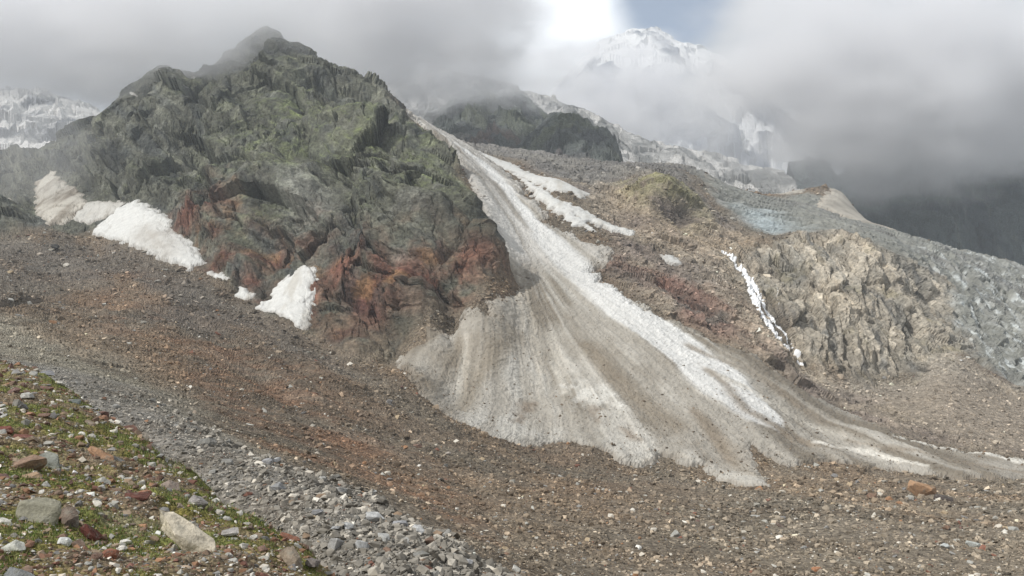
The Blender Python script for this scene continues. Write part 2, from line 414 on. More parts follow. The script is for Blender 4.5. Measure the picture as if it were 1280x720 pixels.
# ---- colours of the materials, with shade painted in at a few hollows (sRGB of the sunlit look, brought down to a base colour)
K = 1.25
C = lambda r, g, b: lin((r, g, b), K)
ones = np.ones(U.shape)
n_mid = fbm(X, Y, 11, 4, 145); n_fin = fbm(X, Y, 2.4, 2, 150); n_big = fbm(X, Y, 45, 3, 140)
# moraine
col = mix(ones[..., None] * C(110, 101, 88), C(115, 100, 84), sstep(-0.3, 0.5, n_big))
grey_poly = [(-160,300),(0,300),(110,296),(200,330),(260,355),(330,400),(400,440),(440,470),(390,455),(330,420),(290,410),(250,420),(170,400),(140,360),(60,350),(0,380),(-160,400)]
m_grey = sstep(-0.06, 0.06, noisy(S.sdf(grey_poly, 60), 0.03, 0.08, 160))
col = mix(col, C(112, 106, 98), m_grey * 0.8)
red_poly = [(90,385),(160,345),(230,420),(330,440),(400,470),(470,540),(560,600),(600,680),(540,650),(440,600),(330,560),(250,520),(200,460),(140,420)]
m_rm = sstep(-0.08, 0.08, noisy(S.sdf(red_poly, 30), 0.04, 0.1, 161))
col = mix(col, C(118, 92, 73), m_rm * sstep(-0.6, 0.6, n_mid + 0.5 * n_big) * 0.9)
tan_poly = [(820,640),(900,610),(1000,590),(1290,600),(1430,600),(1430,740),(1000,740),(900,700)]
col = mix(col, C(118, 110, 97), sstep(-0.15, 0.15, noisy(S.sdf(tan_poly, 30), 0.05, 0.12, 162)) * 0.8)
gully_poly = [(-160,420),(0,395),(60,398),(120,420),(165,455),(205,490),(250,520),(300,552),(340,585),(300,600),(240,560),(180,520),(100,490),(0,470),(-160,480)]
m_gully = sstep(-0.07, 0.07, noisy(S.sdf(gully_poly, 30), 0.03, 0.08, 163))
col = mix(col, C(136, 130, 116), m_gully)
rub_poly = [(-160,460),(0,452),(90,468),(170,490),(230,530),(290,560),(350,590),(430,615),(500,650),(560,690),(620,722),(660,900),(300,950),(0,700),(-160,520)]
m_rub = sstep(-0.10, 0.10, noisy(S.sdf(rub_poly, 14, 0.3), 0.09, 0.16, 164))
col = mix(col, C(124, 121, 115), m_rub * 0.9)
cut_poly = [(95,378),(140,392),(128,410),(108,430),(85,425),(80,395)]
col = mix(col, C(78, 70, 62), sstep(-0.004, 0.002, scarp + 0.004 * n0) * 0.7)  # dark scarp rim, its shadow painted into the ground colour
n_pat = fbm(X, Y, 26, 4, 165)
col = mix(col, C(90, 80, 68), sstep(0.05, 0.45, n_pat) * 0.6)
band_n = fbm(along(X, ARC)[0] / 1.0, along(X, ARC)[1] * 0.22, 22, 4, 166)
col = mix(col, C(130, 112, 92), sstep(0.0, 0.5, band_n) * 0.5 * np.clip(D / 150, 0, 1))
col = mix(col, C(136, 126, 112), sstep(0.15, 0.55, -n_pat) * 0.35)
m_cut = sstep(-0.02, 0.03, S.sdf(cut_poly, 60))
col = mix(col, C(128, 112, 95), m_cut * 0.5)
spk = np.clip(pn(X / 1.3, Y / 1.3, 170) * 1.6 + pn(X / 0.5, Y / 0.5, 171), -1, 1)
col = col * (1 + 0.22 * spk * np.clip(D / 150, 0.2, 1) + 0.15 * n_mid)[..., None]
# rocky mountain
strat = on(m_rock, lambda x, y: fbm(along(x, y)[0] * 2.2, along(x, y)[1] * 0.5, 30, 5, 172))
rk = mix(ones[..., None] * C(104, 104, 92), C(82, 84, 80), sstep(-0.15, 0.5, strat))
green_poly = [(395,170),(450,150),(490,160),(540,200),(560,225),(540,245),(470,235),(430,215),(380,240),(330,215),(290,180),(330,120),(380,140)]
m_gr = sstep(-0.10, 0.06, noisy(S.sdf(green_poly, 200), 0.05, 0.09, 173))
flat = sstep(0.50, 0.85, NF[..., 2])
rk = mix(rk, C(116, 124, 82), np.clip(m_gr * 0.75 + 0.30 * sstep(0.0, 0.6, n_big), 0, 1) * (0.25 + 0.75 * flat) * sstep(-0.5, 0.3, n_mid))
rk = mix(rk, C(128, 128, 120), 0.5 * sstep(0.15, 0.6, on(m_rock, lambda x, y: fbm(along(x, y)[0], along(x, y)[1] * 2.0, 22, 4, 176))))
slab_poly = [(345,245),(390,225),(425,250),(430,285),(395,290),(398,330),(380,322),(368,285),(350,270)]
m_slab = sstep(-0.02, 0.03, S.sdf(slab_poly, 200))
rk = mix(rk, C(120, 120, 112), m_slab * 0.9)
rust_a = [(210,290),(260,262),(300,300),(370,318),(400,330),(430,310),(500,330),(560,325),(610,318),(640,350),(600,372),(520,405),(460,395),(440,440),(400,420),(330,392),(270,350),(235,310)]
m_rust = sstep(-0.08, 0.05, noisy(S.sdf(rust_a, 200), 0.05, 0.07, 178))
rf = on(m_rock, lambda x, y: fbm(along(x, y)[0] * 1.2, along(x, y)[1], 20, 5, 179))
rk = mix(rk, C(122, 94, 78), m_rust * sstep(-0.4, 0.35, rf) * 0.8)
rk = mix(rk, C(116, 74, 62), m_rust * sstep(0.15, 0.55, rf) * 0.6)
red_b = [(430,330),(480,345),(560,345),(615,335),(610,360),(540,372),(470,372),(440,370)]
rk = mix(rk, C(108, 60, 48), sstep(-0.05, 0.05, noisy(S.sdf(red_b, 200), 0.04, 0.05, 181)) * sstep(-0.4, 0.3, n_mid) * 0.8)
red_c = [(440,378),(480,375),(488,405),(470,415),(442,402)]
rk = mix(rk, C(106, 58, 50), sstep(-0.03, 0.03, noisy(S.sdf(red_c, 200), 0.02, 0.03, 182)) * 0.7)
rk = mix(rk, C(142, 110, 78), m_rust * sstep(0.2, 0.6, on(m_rock, lambda x, y: fbm(x, y, 17, 4, 183))) * 0.75)
rk = mix(rk, C(126, 110, 92), m_apron * 0.55 * sstep(-0.6, 0.3, n_mid))
plate = on(m_rock, lambda x, y: facets(along(x, y)[0] * 1.8, along(x, y)[1] * 0.65, 19, 2, 0.0)) + on(m_rock, lambda x, y: facets(along(x, y)[0] * 1.7, along(x, y)[1] * 0.7, 9, 3, 0.0)) + on(m_rock, lambda x, y: facets(along(x, y)[0] * 1.4, along(x, y)[1] * 0.8, 4.2, 4, 0.0))
rk = 0.74 * rk * np.exp(0.24 * n_fin + 0.2 * n_mid + 0.42 * plate)[..., None]
col = mix(col, rk, np.clip(m_rock, 0, 1))
# hillside
hl = mix(ones[..., None] * C(136, 126, 112), C(116, 106, 98), sstep(-0.3, 0.4, on(m_hill, lambda x, y: fbm(along(x, y)[0] * 1.5, along(x, y)[1], 40, 5, 190))))
hl = mix(hl, C(118, 88, 76), m_red * 0.8 * sstep(-0.5, 0.3, on(m_hill, lambda x, y: fbm(x, y, 26, 4, 191))))
hl = mix(hl, C(98, 98, 92), m_red * sstep(0.05, 0.5, on(m_hill, lambda x, y: fbm(x, y, 18, 4, 192))) * 0.7)
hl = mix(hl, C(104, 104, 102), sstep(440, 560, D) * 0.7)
tanr = [(740,235),(790,225),(815,260),(850,290),(930,300),(950,318),(900,320),(840,300),(790,270)]
hl = mix(hl, C(152, 137, 117), sstep(-0.06, 0.05, noisy(S.sdf(tanr, 200), 0.04, 0.05, 193)) * 0.75)
hl = mix(hl, C(122, 120, 84), m_knob * (1 - m_cave) * 0.7 * sstep(-0.6, 0.2, n_mid))
hl = mix(hl, C(88, 80, 74), m_cave * 0.8)  # the cave's shade put into the colour of its hollow
hl = mix(hl, C(134, 124, 111), m_scree)
near_cl = sstep(0.10, -0.02, -S.sdf(cliff_poly, 200, 0.14)) * (S.sdf(cliff_poly, 200, 0.14) > -0.9)
hl = mix(hl, C(146, 138, 126), near_cl * 0.75)
hl = mix(hl, C(170, 150, 124), sstep(-0.03, 0.04, noisy(S.sdf([(900,300),(950,296),(985,305),(960,330),(985,400),(1010,455),(985,450),(950,400),(915,350),(895,320)], 200), 0.03, 0.04, 195)) * 0.6)
wl_poly = [(890,365),(925,380),(985,430),(1010,458),(1060,478),(1020,480),(960,440),(920,405)]
hl = mix(hl, C(172, 160, 142), sstep(-0.02, 0.03, noisy(S.sdf(wl_poly, 200), 0.02, 0.03, 194)) * 0.7)
hplate = on(m_hill, lambda x, y: facets(along(x, y)[0] * 1.5, along(x, y)[1] * 0.7, 9, 7, 0.0)) + on(m_hill, lambda x, y: facets(x, y, 3.6, 8, 0.0))
hl = hl * np.exp(0.2 * n_fin + 0.12 * n_mid + 0.35 * hplate * (1 - 0.8 * m_scree))[..., None]
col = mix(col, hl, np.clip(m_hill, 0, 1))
# cliff
cl = mix(ones[..., None] * C(158, 150, 136), C(130, 126, 117), sstep(-0.2, 0.5, on(m_cliff, lambda x, y: fbm(x * 2.2, y * 0.5, 26, 5, 200))))
cl = mix(cl, C(174, 163, 145), sstep(0.1, 0.6, n_big) * 0.6)
cl = mix(cl, C(120, 112, 84), sstep(0.2, 0.7, on(m_cliff, lambda x, y: fbm(x, y, 18, 4, 202))) * 0.5)
cl = mix(cl, C(92, 92, 90), sstep(0.25, 0.6, on(m_cliff, lambda x, y: fbm(x * 2.6, y * 0.4, 18, 4, 203))) * 0.8)
cplate = on(m_cliff, lambda x, y: facets(x * 1.6, y * 0.5, 10, 10, 0.0)) + on(m_cliff, lambda x, y: facets(x * 1.6, y * 0.5, 4, 11, 0.0))
cl = cl * np.exp(0.2 * n_fin + 0.4 * cplate)[..., None]
col = mix(col, cl, m_cliff)
# glacier under its rubble cover
gc = mix(ones[..., None] * C(112, 112, 105), C(136, 136, 130), sstep(-0.1, 0.5, n_mid) * (0.25 + 0.75 * fall))
gc = mix(gc, C(184, 188, 186), fall * sstep(0.1, 0.5, on(m_glac, lambda x, y: fbm(x * 2, y * 0.6, 9, 4, 210))) * 0.8)
gc = mix(gc, C(104, 102, 98), sstep(0.0, 0.6, n_big) * 0.6)
blue_poly = [(925,262),(950,262),(985,285),(975,295),(935,292)]
m_blue = np.maximum(sstep(-0.05, 0.04, noisy(S.sdf(blue_poly, 200), 0.03, 0.04, 211)), sstep(-0.03, 0.02, noisy(S.sdf([(1140,345),(1165,352),(1180,375),(1165,375),(1150,360)], 200), 0.02, 0.03, 212)))
gc = mix(gc, C(158, 170, 174), m_blue * 0.6)
gplate = on(m_glac, lambda x, y: facets(x * 1.4, y * 0.7, 9, 12, 0.0)) + on(m_glac, lambda x, y: facets(x * 1.4, y * 0.7, 4, 13, 0.0))
gc = gc * np.exp(0.16 * n_fin + 0.22 * gplate)[..., None]
col = mix(col, gc, np.clip(m_glac, 0, 1))
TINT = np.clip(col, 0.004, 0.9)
SHOW = np.clip(col * (1 - 0.22 * np.clip(scr, 0, 1))[..., None], 0.004, 0.9)       # ground colour darkened between the stones, painted shade for grain contrast

# ---- cut the ground into the landforms it shows
def cellmax(m):
    m = np.asarray(m, np.float32); return (m[:-1, :-1] + m[1:, :-1] + m[:-1, 1:] + m[1:, 1:]) / 4 > 0.5
c_cl = cellmax(m_cliff); c_gl = cellmax(m_glac) & ~c_cl; c_rk = cellmax(m_rock) & ~c_gl & ~c_cl; c_hl = cellmax(m_hill) & ~c_rk & ~c_gl & ~c_cl
c_gu = cellmax(np.maximum(m_gully, m_rub)) & ~(c_cl | c_gl | c_rk | c_hl)
c_mo = ~(c_cl | c_gl | c_rk | c_hl | c_gu)
tag(grid_part('mountain', S, GROUND, c_rk, TINT, M_ROCK), 'steep rocky mountain with rust red foot and mossy green shoulders, cloud on its top', 'mountain', kind='structure')
tag(grid_part('hill', S, GROUND, c_hl, TINT, M_ROCK), 'brown broken hillside between the long snow cone and the pale cliff', 'hillside', kind='structure')
tag(grid_part('cliff', S, GROUND, c_cl, TINT, M_ROCK), 'pale tan ribbed rock cliff beside the waterfall', 'cliff', kind='structure')
tag(grid_part('glacier', S, GROUND, c_gl, TINT, M_ICE), 'crevassed grey glacier covered with rubble above the pale cliff', 'glacier', kind='structure')
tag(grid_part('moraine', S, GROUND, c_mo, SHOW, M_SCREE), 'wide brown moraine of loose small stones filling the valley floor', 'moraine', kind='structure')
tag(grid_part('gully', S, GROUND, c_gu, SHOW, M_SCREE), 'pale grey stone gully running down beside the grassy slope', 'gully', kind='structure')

# ------------------------------------------------------------------ snow lying on the ground
uA, wA = S.hit(505, 140, 60); aX, aY = uA * math.exp(wA), math.exp(wA)
uB, wB = S.hit(632, 285, 60); bX, bY = uB * math.exp(wB), math.exp(wB)
TH = np.arctan2(X - bX, bY - Y + 14); LOW = sstep(bY - 5, bY - 70, Y); TU = np.arctan2(X - aX, aY - Y + 25); RR = np.hypot(X - aX, aY - Y)
flow_n = 0.012 * fbm(X, Y, 60, 3, 230); flow = TH + 2.0 * flow_n; flow_up = TU + 0.6 * flow_n

n_grit = fbm(X, Y, 7, 4, 229)
def snow_part(name, sd, tint, thick, label, group=None, rough=None, cat='snow patch'):
    h = thick * np.where(sd > 0, np.sqrt(np.clip(sd / 0.014, 0, 1)), np.clip(sd / 0.010, -1.6, 0)) * np.clip(D / 300, 0.5, 1.5)
    if rough is not None: h = h + rough
    z = GROUND + NRM * h[..., None]
    edge = sstep(0.004, 0.0, sd + 0.004 * n0) * 0.4 + 0.22 * sstep(0.35, 0.7, n_grit) * (name != 'avalanche_cone')
    tint = np.clip(mix(tint, SN(128, 116, 102), np.clip(edge, 0, 0.8)), 0, 0.9)
    keep = sd > -0.012
    cells = keep[:-1, :-1] & keep[1:, :-1] & keep[:-1, 1:] & keep[1:, 1:]
    o = grid_part(name, S, z, cells, tint, M_SNOW, smooth=False)
    return tag(o, label, cat, group)

SN = lambda r, g, b: lin((r, g, b), 0.98)
# the avalanche cone
FM = sd_fan > -0.1
def fan(x, y, o, seed):
    r = np.zeros(U.shape, np.float32); r[FM] = fbm(x[FM], y[FM], 1.0, o, seed); return r
def flowing(fr, ln, o, seed):
    """streaks along the way the snow slid"""
    return fan(flow * fr, RR / ln, o, seed) * LOW + fan(flow_up * fr * 1.6, RR / ln, o, seed + 50) * (1 - LOW)
fine_s = flowing(24, 240, 5, 231); hair = flowing(110, 70, 3, 234); wide_s = flowing(6.5, 300, 3, 236)
blot = fan(X / 30, Y / 30, 4, 240); STREAK_N = [flowing(26, 60.0, 3, 250 + i) for i in range(3)]
fc = mix(np.ones(U.shape)[..., None] * SN(168, 162, 151), SN(126, 117, 103), sstep(-0.2, 0.35, wide_s + 0.5 * blot))
fc = mix(fc, SN(182, 178, 169), sstep(0.05, 0.5, fine_s - 0.3 * wide_s + 0.3 * blot) * 0.75)
pale_poly = [(600,480),(640,455),(690,430),(760,510),(858,580),(780,582),(700,556),(640,560),(590,540),(560,520)]
fc = mix(fc, SN(180, 176, 167), sstep(-0.05, 0.03, noisy(S.sdf(pale_poly, 60), 0.03, 0.05, 241)) * sstep(-0.35, 0.25, fine_s + 0.6 * blot))
upper_poly = [(500,138),(530,150),(600,188),(672,222),(745,322),(700,330),(640,330),(618,300),(585,225),(555,180)]
fc = mix(fc, SN(194, 191, 185), sstep(-0.05, 0.03, noisy(S.sdf(upper_poly, 60), 0.02, 0.05, 242)) * sstep(-0.5, 0.3, fine_s) * 0.8)
def streak(pts, c, k=1.0, soft=0.006, seed=0, amp=0.008):
    global fc
    s = S.line(pts, 60) + amp * STREAK_N[seed % 3]
    fc = mix(fc, SN(*c), sstep(-soft, soft, s) * k)
streak([(545,172,4),(600,208,8),(640,258,10),(680,300,15),(720,340,18),(780,395,23),(850,440,32),(905,488,38),(945,525,26),(968,546,6)], (214,213,209), 0.95, 0.005, 0)
streak([(690,425,7),(700,465,9),(706,500,7)], (188,182,170), 0.8, 0.008, 1)
streak([(588,425,4),(582,465,8),(566,500,5)], (196,190,178), 0.8, 0.006, 2)
streak([(640,360,6),(665,420,8),(672,470,6)], (182,174,160), 0.7, 0.010, 3)
streak([(606,318,10),(640,340,12),(650,370,7)], (176,168,154), 0.8, 0.010, 4)
streak([(640,420,9),(600,470,12),(575,520,8)], (138,127,110), 0.7, 0.012, 5)
streak([(735,440,10),(790,500,14),(850,540,12)], (140,129,113), 0.8, 0.012, 6)
streak([(885,470,6),(930,520,7),(985,555,8),(1040,568,6)], (136,124,108), 0.85, 0.008, 7)
streak([(860,440,5),(930,470,6),(1000,520,8),(1060,555,6)], (142,130,114), 0.8, 0.008, 8)
streak([(905,480,4),(980,522,9),(1040,548,7),(1090,570,5)], (190,184,172), 0.8, 0.006, 9)
streak([(1020,563,5),(1090,576,8),(1155,592,4)], (214,209,198), 0.9, 0.004, 10)
streak([(1120,553,5),(1200,570,8),(1310,590,11)], (216,212,202), 0.85, 0.005, 11)
streak([(1062,516,2),(1112,536,2)], (214,208,196), 0.9, 0.003, 12)
streak([(1060,560,4),(1150,578,5),(1300,600,6)], (140,128,112), 0.7, 0.006, 13)
streak([(900,560,10),(930,590,9),(955,608,5)], (172,163,148), 0.8, 0.008, 14)
streak([(868,520,6),(900,560,8),(920,585,5)], (134,121,104), 0.8, 0.008, 15)
for poly, kk, cc in (([(520,452),(585,412),(640,396),(640,430),(595,480),(550,512),(505,475)], .55, (124, 113, 97)), ([(715,395),(770,430),(835,500),(880,560),(845,572),(790,510),(735,455)], .6, (122, 112, 97)),
                     ([(880,520),(930,560),(960,600),(915,598),(868,565)], .65, (120, 109, 94)), ([(940,470),(1010,520),(1090,556),(1040,552),(970,520)], .55, (126, 117, 103)), ([(622,300),(650,330),(690,400),(670,400),(640,350)], .4, (140, 132, 120))):
    fc = mix(fc, SN(*cc), sstep(-0.02, 0.03, noisy(S.sdf(poly, 60), 0.03, 0.05, 277)) * sstep(-0.5, 0.15, fine_s + 0.4 * blot) * kk)
wp = [(710,488),(745,494),(772,510),(770,518),(735,516),(722,506)]
fc = mix(fc, SN(202, 199, 191), sstep(-0.012, 0.012, noisy(S.sdf(wp, 60), 0.03, 0.02, 270) + 0.008 * hair) * 0.8)
for dp in ([(650,505),(668,510),(655,530),(640,540),(645,520)], [(775,545),(790,550),(800,562),(785,560)], [(740,516),(752,520),(748,535),(740,530)]):
    fc = mix(fc, SN(128, 114, 98), sstep(-0.008, 0.008, noisy(S.sdf(dp, 60), 0.008, 0.02, 271)) * 0.8)
dust = np.clip(pn(X / 1.1, Y / 1.1, 272) + 0.7 * pn(X / 0.5, Y / 0.5, 273), -1, 1)
fc = fc * np.exp(0.10 * dust + 0.17 * fine_s + 0.15 * hair + 0.10 * blot)[..., None]
fc = mix(fc, SN(118, 108, 95), sstep(0.45, 0.8, fbm(X, Y, 5, 4, 274)) * 0.5 * sstep(0.0, 0.5, blot + 0.2))
frough = 0.5 * fine_s + 1.0 * wide_s + 0.12 * hair + 0.8 * blot + 0.5 * on(sd_fan > -0.1, lambda x, y: ridged(x, y, 6, 4, 275)) + 0.16 * dust
snow_part('avalanche_cone', sd_fan, np.clip(fc, 0, 0.9), 2.2, 'huge fan of dirty grey avalanche snow spreading from the gully beside the rocky mountain', None, frough, 'snowfield')

wht = np.ones(U.shape)[..., None] * SN(212, 211, 206)
wht = wht * (1 + 0.05 * n_fin + 0.04 * dust)[..., None]
smudge = mix(wht, SN(150, 140, 126), sstep(-0.03, 0.03, noisy(S.sdf([(180,292),(200,298),(215,318),(205,322),(185,306)], 60), 0.02, 0.03, 280)) * 0.75)
dirty = mix(np.ones(U.shape)[..., None] * SN(190, 184, 172), SN(140, 130, 116), sstep(-0.2, 0.5, fbm(X * 2.5, Y * 0.6, 20, 4, 281)))
tan = mix(np.ones(U.shape)[..., None] * SN(178, 171, 158), SN(150, 143, 131), sstep(-0.2, 0.5, fbm(X, Y, 20, 4, 282)))
G_L = 'snow patches at the foot of the rocky mountain'; G_U = 'small snow patches on rock ledges'; G_S = 'snow strips beside the avalanche cone'
rs = 0.12 * fbm(X, Y, 9, 4, 283)
wht = mix(wht, SN(178, 172, 160), 0.55 * sstep(0.1, 0.6, fbm(X * 2.2, ARC * 0.5, 14, 4, 284)))
snow_part('snow_patch', SD['left_main'], np.clip(smudge, 0, .9), 1.3, 'large white snow patch with a dirty smudge, at the rusty foot of the mountain', G_L, rs)
snow_part('snow_patch', SD['triangle'], np.clip(wht, 0, .9), 1.3, 'white triangular snow patch pointing up into a rust red rock cleft', G_L, rs)
snow_part('snow_patch', SD['left_top'], np.clip(dirty, 0, .9), 1.3, 'streaked dirty snow cone above the large white snow patch', G_L, rs)
snow_part('snow_patch', SD['left_link'], np.clip(mix(wht, SN(170, 164, 152), 0.5 * np.ones(U.shape)), 0, .9), 0.9, 'greyish snow band linking the dirty cone and the large white patch', G_L, rs)
snow_part('snow_patch', SD['left_dot'], np.clip(wht, 0, .9), 1.3, 'small round white snow patch just beside the triangular one', G_L, rs)
snow_part('snow_patch', SD['left_strip'], np.clip(wht, 0, .9), 1.3, 'short thin white snow strip below the large white patch', G_L, rs)
snow_part('snow_patch', SD['edge_left'], np.clip(dirty, 0, .9), 1.2, 'pale snow patch on the blue slope at the left edge', G_L, rs)
snow_part('snow_patch', SD['ledge_a'], np.clip(wht, 0, .9), 1.6, 'tiny bright snow patch on the green shoulder of the mountain', G_U, None)
snow_part('snow_patch', SD['ledge_b'], np.clip(wht, 0, .9), 1.6, 'tiny snow sliver high on the left shoulder of the mountain', G_U, None)
snow_part('snow_patch', SD['ledge_c'], np.clip(wht, 0, .9), 1.6, 'tiny snow speck high under the cloud near the summit', G_U, None)
snow_part('snow_patch', SD['strip_upper'], np.clip(wht * 0.95, 0, .9), 1.4, 'long pale snow tongue branching off the upper avalanche cone', G_S, rs)
snow_part('snow_patch', SD['strip_mid'], np.clip(wht * 0.92, 0, .9), 1.2, 'narrow pale snow strip along the upper edge of the avalanche cone', G_S, rs)
snow_part('snow_patch', SD['side_a'], np.clip(wht * 0.9, 0, .9), 1.0, 'small snow strip on the brown hillside below the mossy knob', G_S, rs)
snow_part('snow_patch', SD['right_tongue'], np.clip(tan, 0, .9), 1.5, 'tan snow tongue flaring down a dark gap onto the grey glacier', None, rs)
snow_part('snow_patch', SD['right_tan'], np.clip(tan, 0, .9), 1.2, 'tan snow bank under the cloud beside the tan tongue', None, rs)

# ------------------------------------------------------------------ mountains farther back
def ridge(name, sil, depth, drop, colour, amp, wl, mat, label, seed, nu=360, nt=200, back=260):
    us = np.array([uv(a, 0)[0] for a, b, d in sil]); vs = np.array([uv(0, b)[1] for a, b, d in sil]); ds = np.array([d for a, b, d in sil], float)
    u = np.linspace(us[0], us[-1], nu)
    k = np.ones(9) / 9
    sm = lambda a: np.convolve(np.pad(np.interp(u, us, a), 4, mode='edge'), k, 'valid')
    v, d = sm(vs), sm(ds); t = np.r_[np.linspace(0, 1, nt), np.linspace(1.02, 1.6, nt // 4)]
    front = np.clip(t, 0, 1)[None]; bk = np.clip(t - 1, 0, 1)[None] / 0.6
    y = d[:, None] - depth * (1 - front) + back * bk
    x = (u * d)[:, None] * (0.35 + 0.65 * y / d[:, None])
    z = (v * d)[:, None] - drop * (1 - front) ** 1.25 - drop * 0.9 * bk ** 1.2
    env = (0.35 + 0.65 * np.sin(np.pi * np.clip(front, 0, 1) ** 0.8)) * (1 - 0.3 * bk)
    xx = x + 0.3 * wl * fbm(x, y, wl, 3, seed); yy = y + 0.3 * wl * fbm(x, y, wl, 3, seed + 3)
    rg = 0.7 * ridged(xx * 1.5, yy * 0.8, wl, 6, seed + 6, 0.55) + 0.55 * facets(xx * 1.5, yy * 0.8 + z * 0.8, wl * 0.5, seed + 9, 1.2) + 0.28 * facets(xx * 1.5, yy * 0.8 + z * 0.8, wl * 0.2, seed + 10, 1.3)
    z = z + amp * rg * env
    tint = colour(xx, yy, z, front, rg)
    nr = len(t); i, j = np.meshgrid(np.arange(nu - 1), np.arange(nr - 1), indexing='ij'); i = i.ravel(); j = j.ravel()
    q = np.stack([i * nr + j, (i + 1) * nr + j, (i + 1) * nr + j + 1, i * nr + j + 1], 1)
    o = mesh_np(name, np.stack([x.ravel(), y.ravel(), z.ravel()], 1), q, np.clip(tint.reshape(-1, 3), 0, 0.9), mat)
    return tag(o, label, 'mountain', kind='structure')

def c_knob(x, y, z, f, r):
    c = mix(np.ones(x.shape)[..., None] * C(92, 96, 92), C(78, 80, 80), sstep(-0.2, 0.4, fbm(x, y, 40, 5, 301)))
    c = mix(c, C(100, 104, 80), sstep(0.0, 0.5, fbm(x, y, 70, 4, 302)) * 0.5)
    return mix(c, C(120, 96, 84), sstep(0.35, 0.1, f) * 0.6 * sstep(-0.3, 0.3, fbm(x, y, 30, 4, 303)))
ridge('mountain', [(520,172,1080),(550,138,1120),(580,117,1150),(606,108,1160),(640,112,1160),(662,128,1150),(690,150,1120),(720,175,1100)], 320, 165, c_knob, 20, 70, M_ROCK,
      'misty rock crest just above the top of the snow cone', 300)
ridge('mountain', [(620,205,860),(650,182,900),(676,156,930),(694,144,940),(716,147,930),(738,156,920),(758,166,905),(771,182,890),(776,200,875),(784,226,850)], 230, 120, c_knob, 15, 46, M_ROCK,
      'dark green rock knob with a steep right end above the brown hillside', 360)
def c_snowy(x, y, z, f, r):
    c = mix(np.ones(x.shape)[..., None] * SN(222, 220, 216), C(120, 122, 126), sstep(0.0, 0.45, fbm(x * 1.4, y * 0.7, 90, 5, 311)))
    return c
def c_band(x, y, z, f, r):
    return mix(np.ones(x.shape)[..., None] * SN(196, 194, 190), C(118, 118, 116), sstep(-0.3, 0.2, fbm(x * 1.4, y * 0.7, 70, 5, 312)))
ridge('mountain', [(440,118,1300),(500,104,1350),(560,92,1400),(620,104,1400),(680,126,1380),(730,140,1380),(790,172,1350),(860,190,1320),(940,210,1250),(985,220,1200)], 420, 190, c_band, 22, 120, M_ROCK,
      'pale snow field with grey rock showing through behind the rock knob', 310)
def c_dark(x, y, z, f, r):
    c = mix(np.ones(x.shape)[..., None] * C(72, 80, 78), C(54, 62, 64), sstep(-0.3, 0.4, fbm(x * 1.8, y * 0.6, 60, 5, 321)))
    return mix(c, C(96, 100, 92), sstep(0.25, 0.6, fbm(x * 3, y * 0.6, 40, 4, 322)) * 0.5)
ridge('mountain', [(985,206,1180),(1010,196,1220),(1034,204,1220),(1048,228,1200),(1062,200,1220),(1120,165,1280),(1200,150,1320),(1290,135,1350),(1440,110,1380),(1560,100,1400)], 450, 340, c_dark, 20, 90, M_ROCK,
      'dark blue forested rock wall rising into the cloud behind the glacier', 320)
def c_far(x, y, z, f, r):
    return mix(np.ones(x.shape)[..., None] * SN(226, 226, 226), C(86, 92, 104), sstep(-0.05, 0.3, fbm(x, y * 0.8, 180, 5, 331) + 0.3 * r - 0.12))
ridge('mountain', [(640,190,2300),(690,118,2450),(722,78,2550),(752,52,2600),(790,38,2650),(826,40,2650),(858,50,2650),(900,72,2650),(960,110,2600),(1020,160,2500)], 800, 780, c_far, 55, 260, M_ROCK,
      'snowy far peak with dark rock showing through thin cloud under blue sky', 330)
ridge('mountain', [(-240,128,1500),(-120,118,1500),(-20,112,1500),(50,118,1480),(90,128,1450),(140,150,1400),(200,170,1350)], 500, 230, c_snowy, 30, 110, M_ROCK,
      'hazy snow slopes far behind the left shoulder of the mountain', 340)

# ------------------------------------------------------------------ waterfall over the cliff
wf = S.line([(902,314,1.5),(914,320,2.5),(928,333,4),(936,352,4.2),(938,372,4),(947,392,4),(960,406,5),(968,420,4.5),(984,436,3),(1004,453,2)], 200)
strand = np.where(wf > -0.02, pn(U * 380 + 2 * pn(U * 40, W * 60, 400), W * 26, 401) + 0.6 * pn(U * 700, W * 60, 402), 0)
wsd = np.maximum(wf, S.line([(930,336,1.5),(944,358,2),(952,380,2.2),(966,402,2.4),(985,420,2),(1000,440,1.5)], 200)) + 0.0020 * strand + 0.0004
wt = np.ones(U.shape)[..., None] * lin((236, 238, 240), 1.1) * (1 + 0.1 * strand)[..., None]
h = 1.0 * np.clip(wsd / 0.003, -2.0, 1) + 0.3 * strand
cells = cellmax(wsd > -0.004)
tag(grid_part('waterfall', S, GROUND + NRM * h[..., None], cells, np.clip(wt, 0, 0.92), M_SNOW), 'white waterfall foaming down between the brown hillside and the pale cliff', 'waterfall')
wf2 = S.line([(944,316,1.5),(958,335,2),(966,362,2.5),(972,385,2.5),(970,404,1.5)], 200)
wsd2 = wf2 + 0.0030 * strand - 0.0022
cells = cellmax(wsd2 > -0.004)
tag(grid_part('waterfall', S, GROUND + NRM * (1.0 * np.clip(wsd2 / 0.003, -2, 1))[..., None], cells, np.clip(wt, 0, 0.92), M_SNOW), 'thin broken side stream trickling to the waterfall over the pale cliff', 'waterfall')

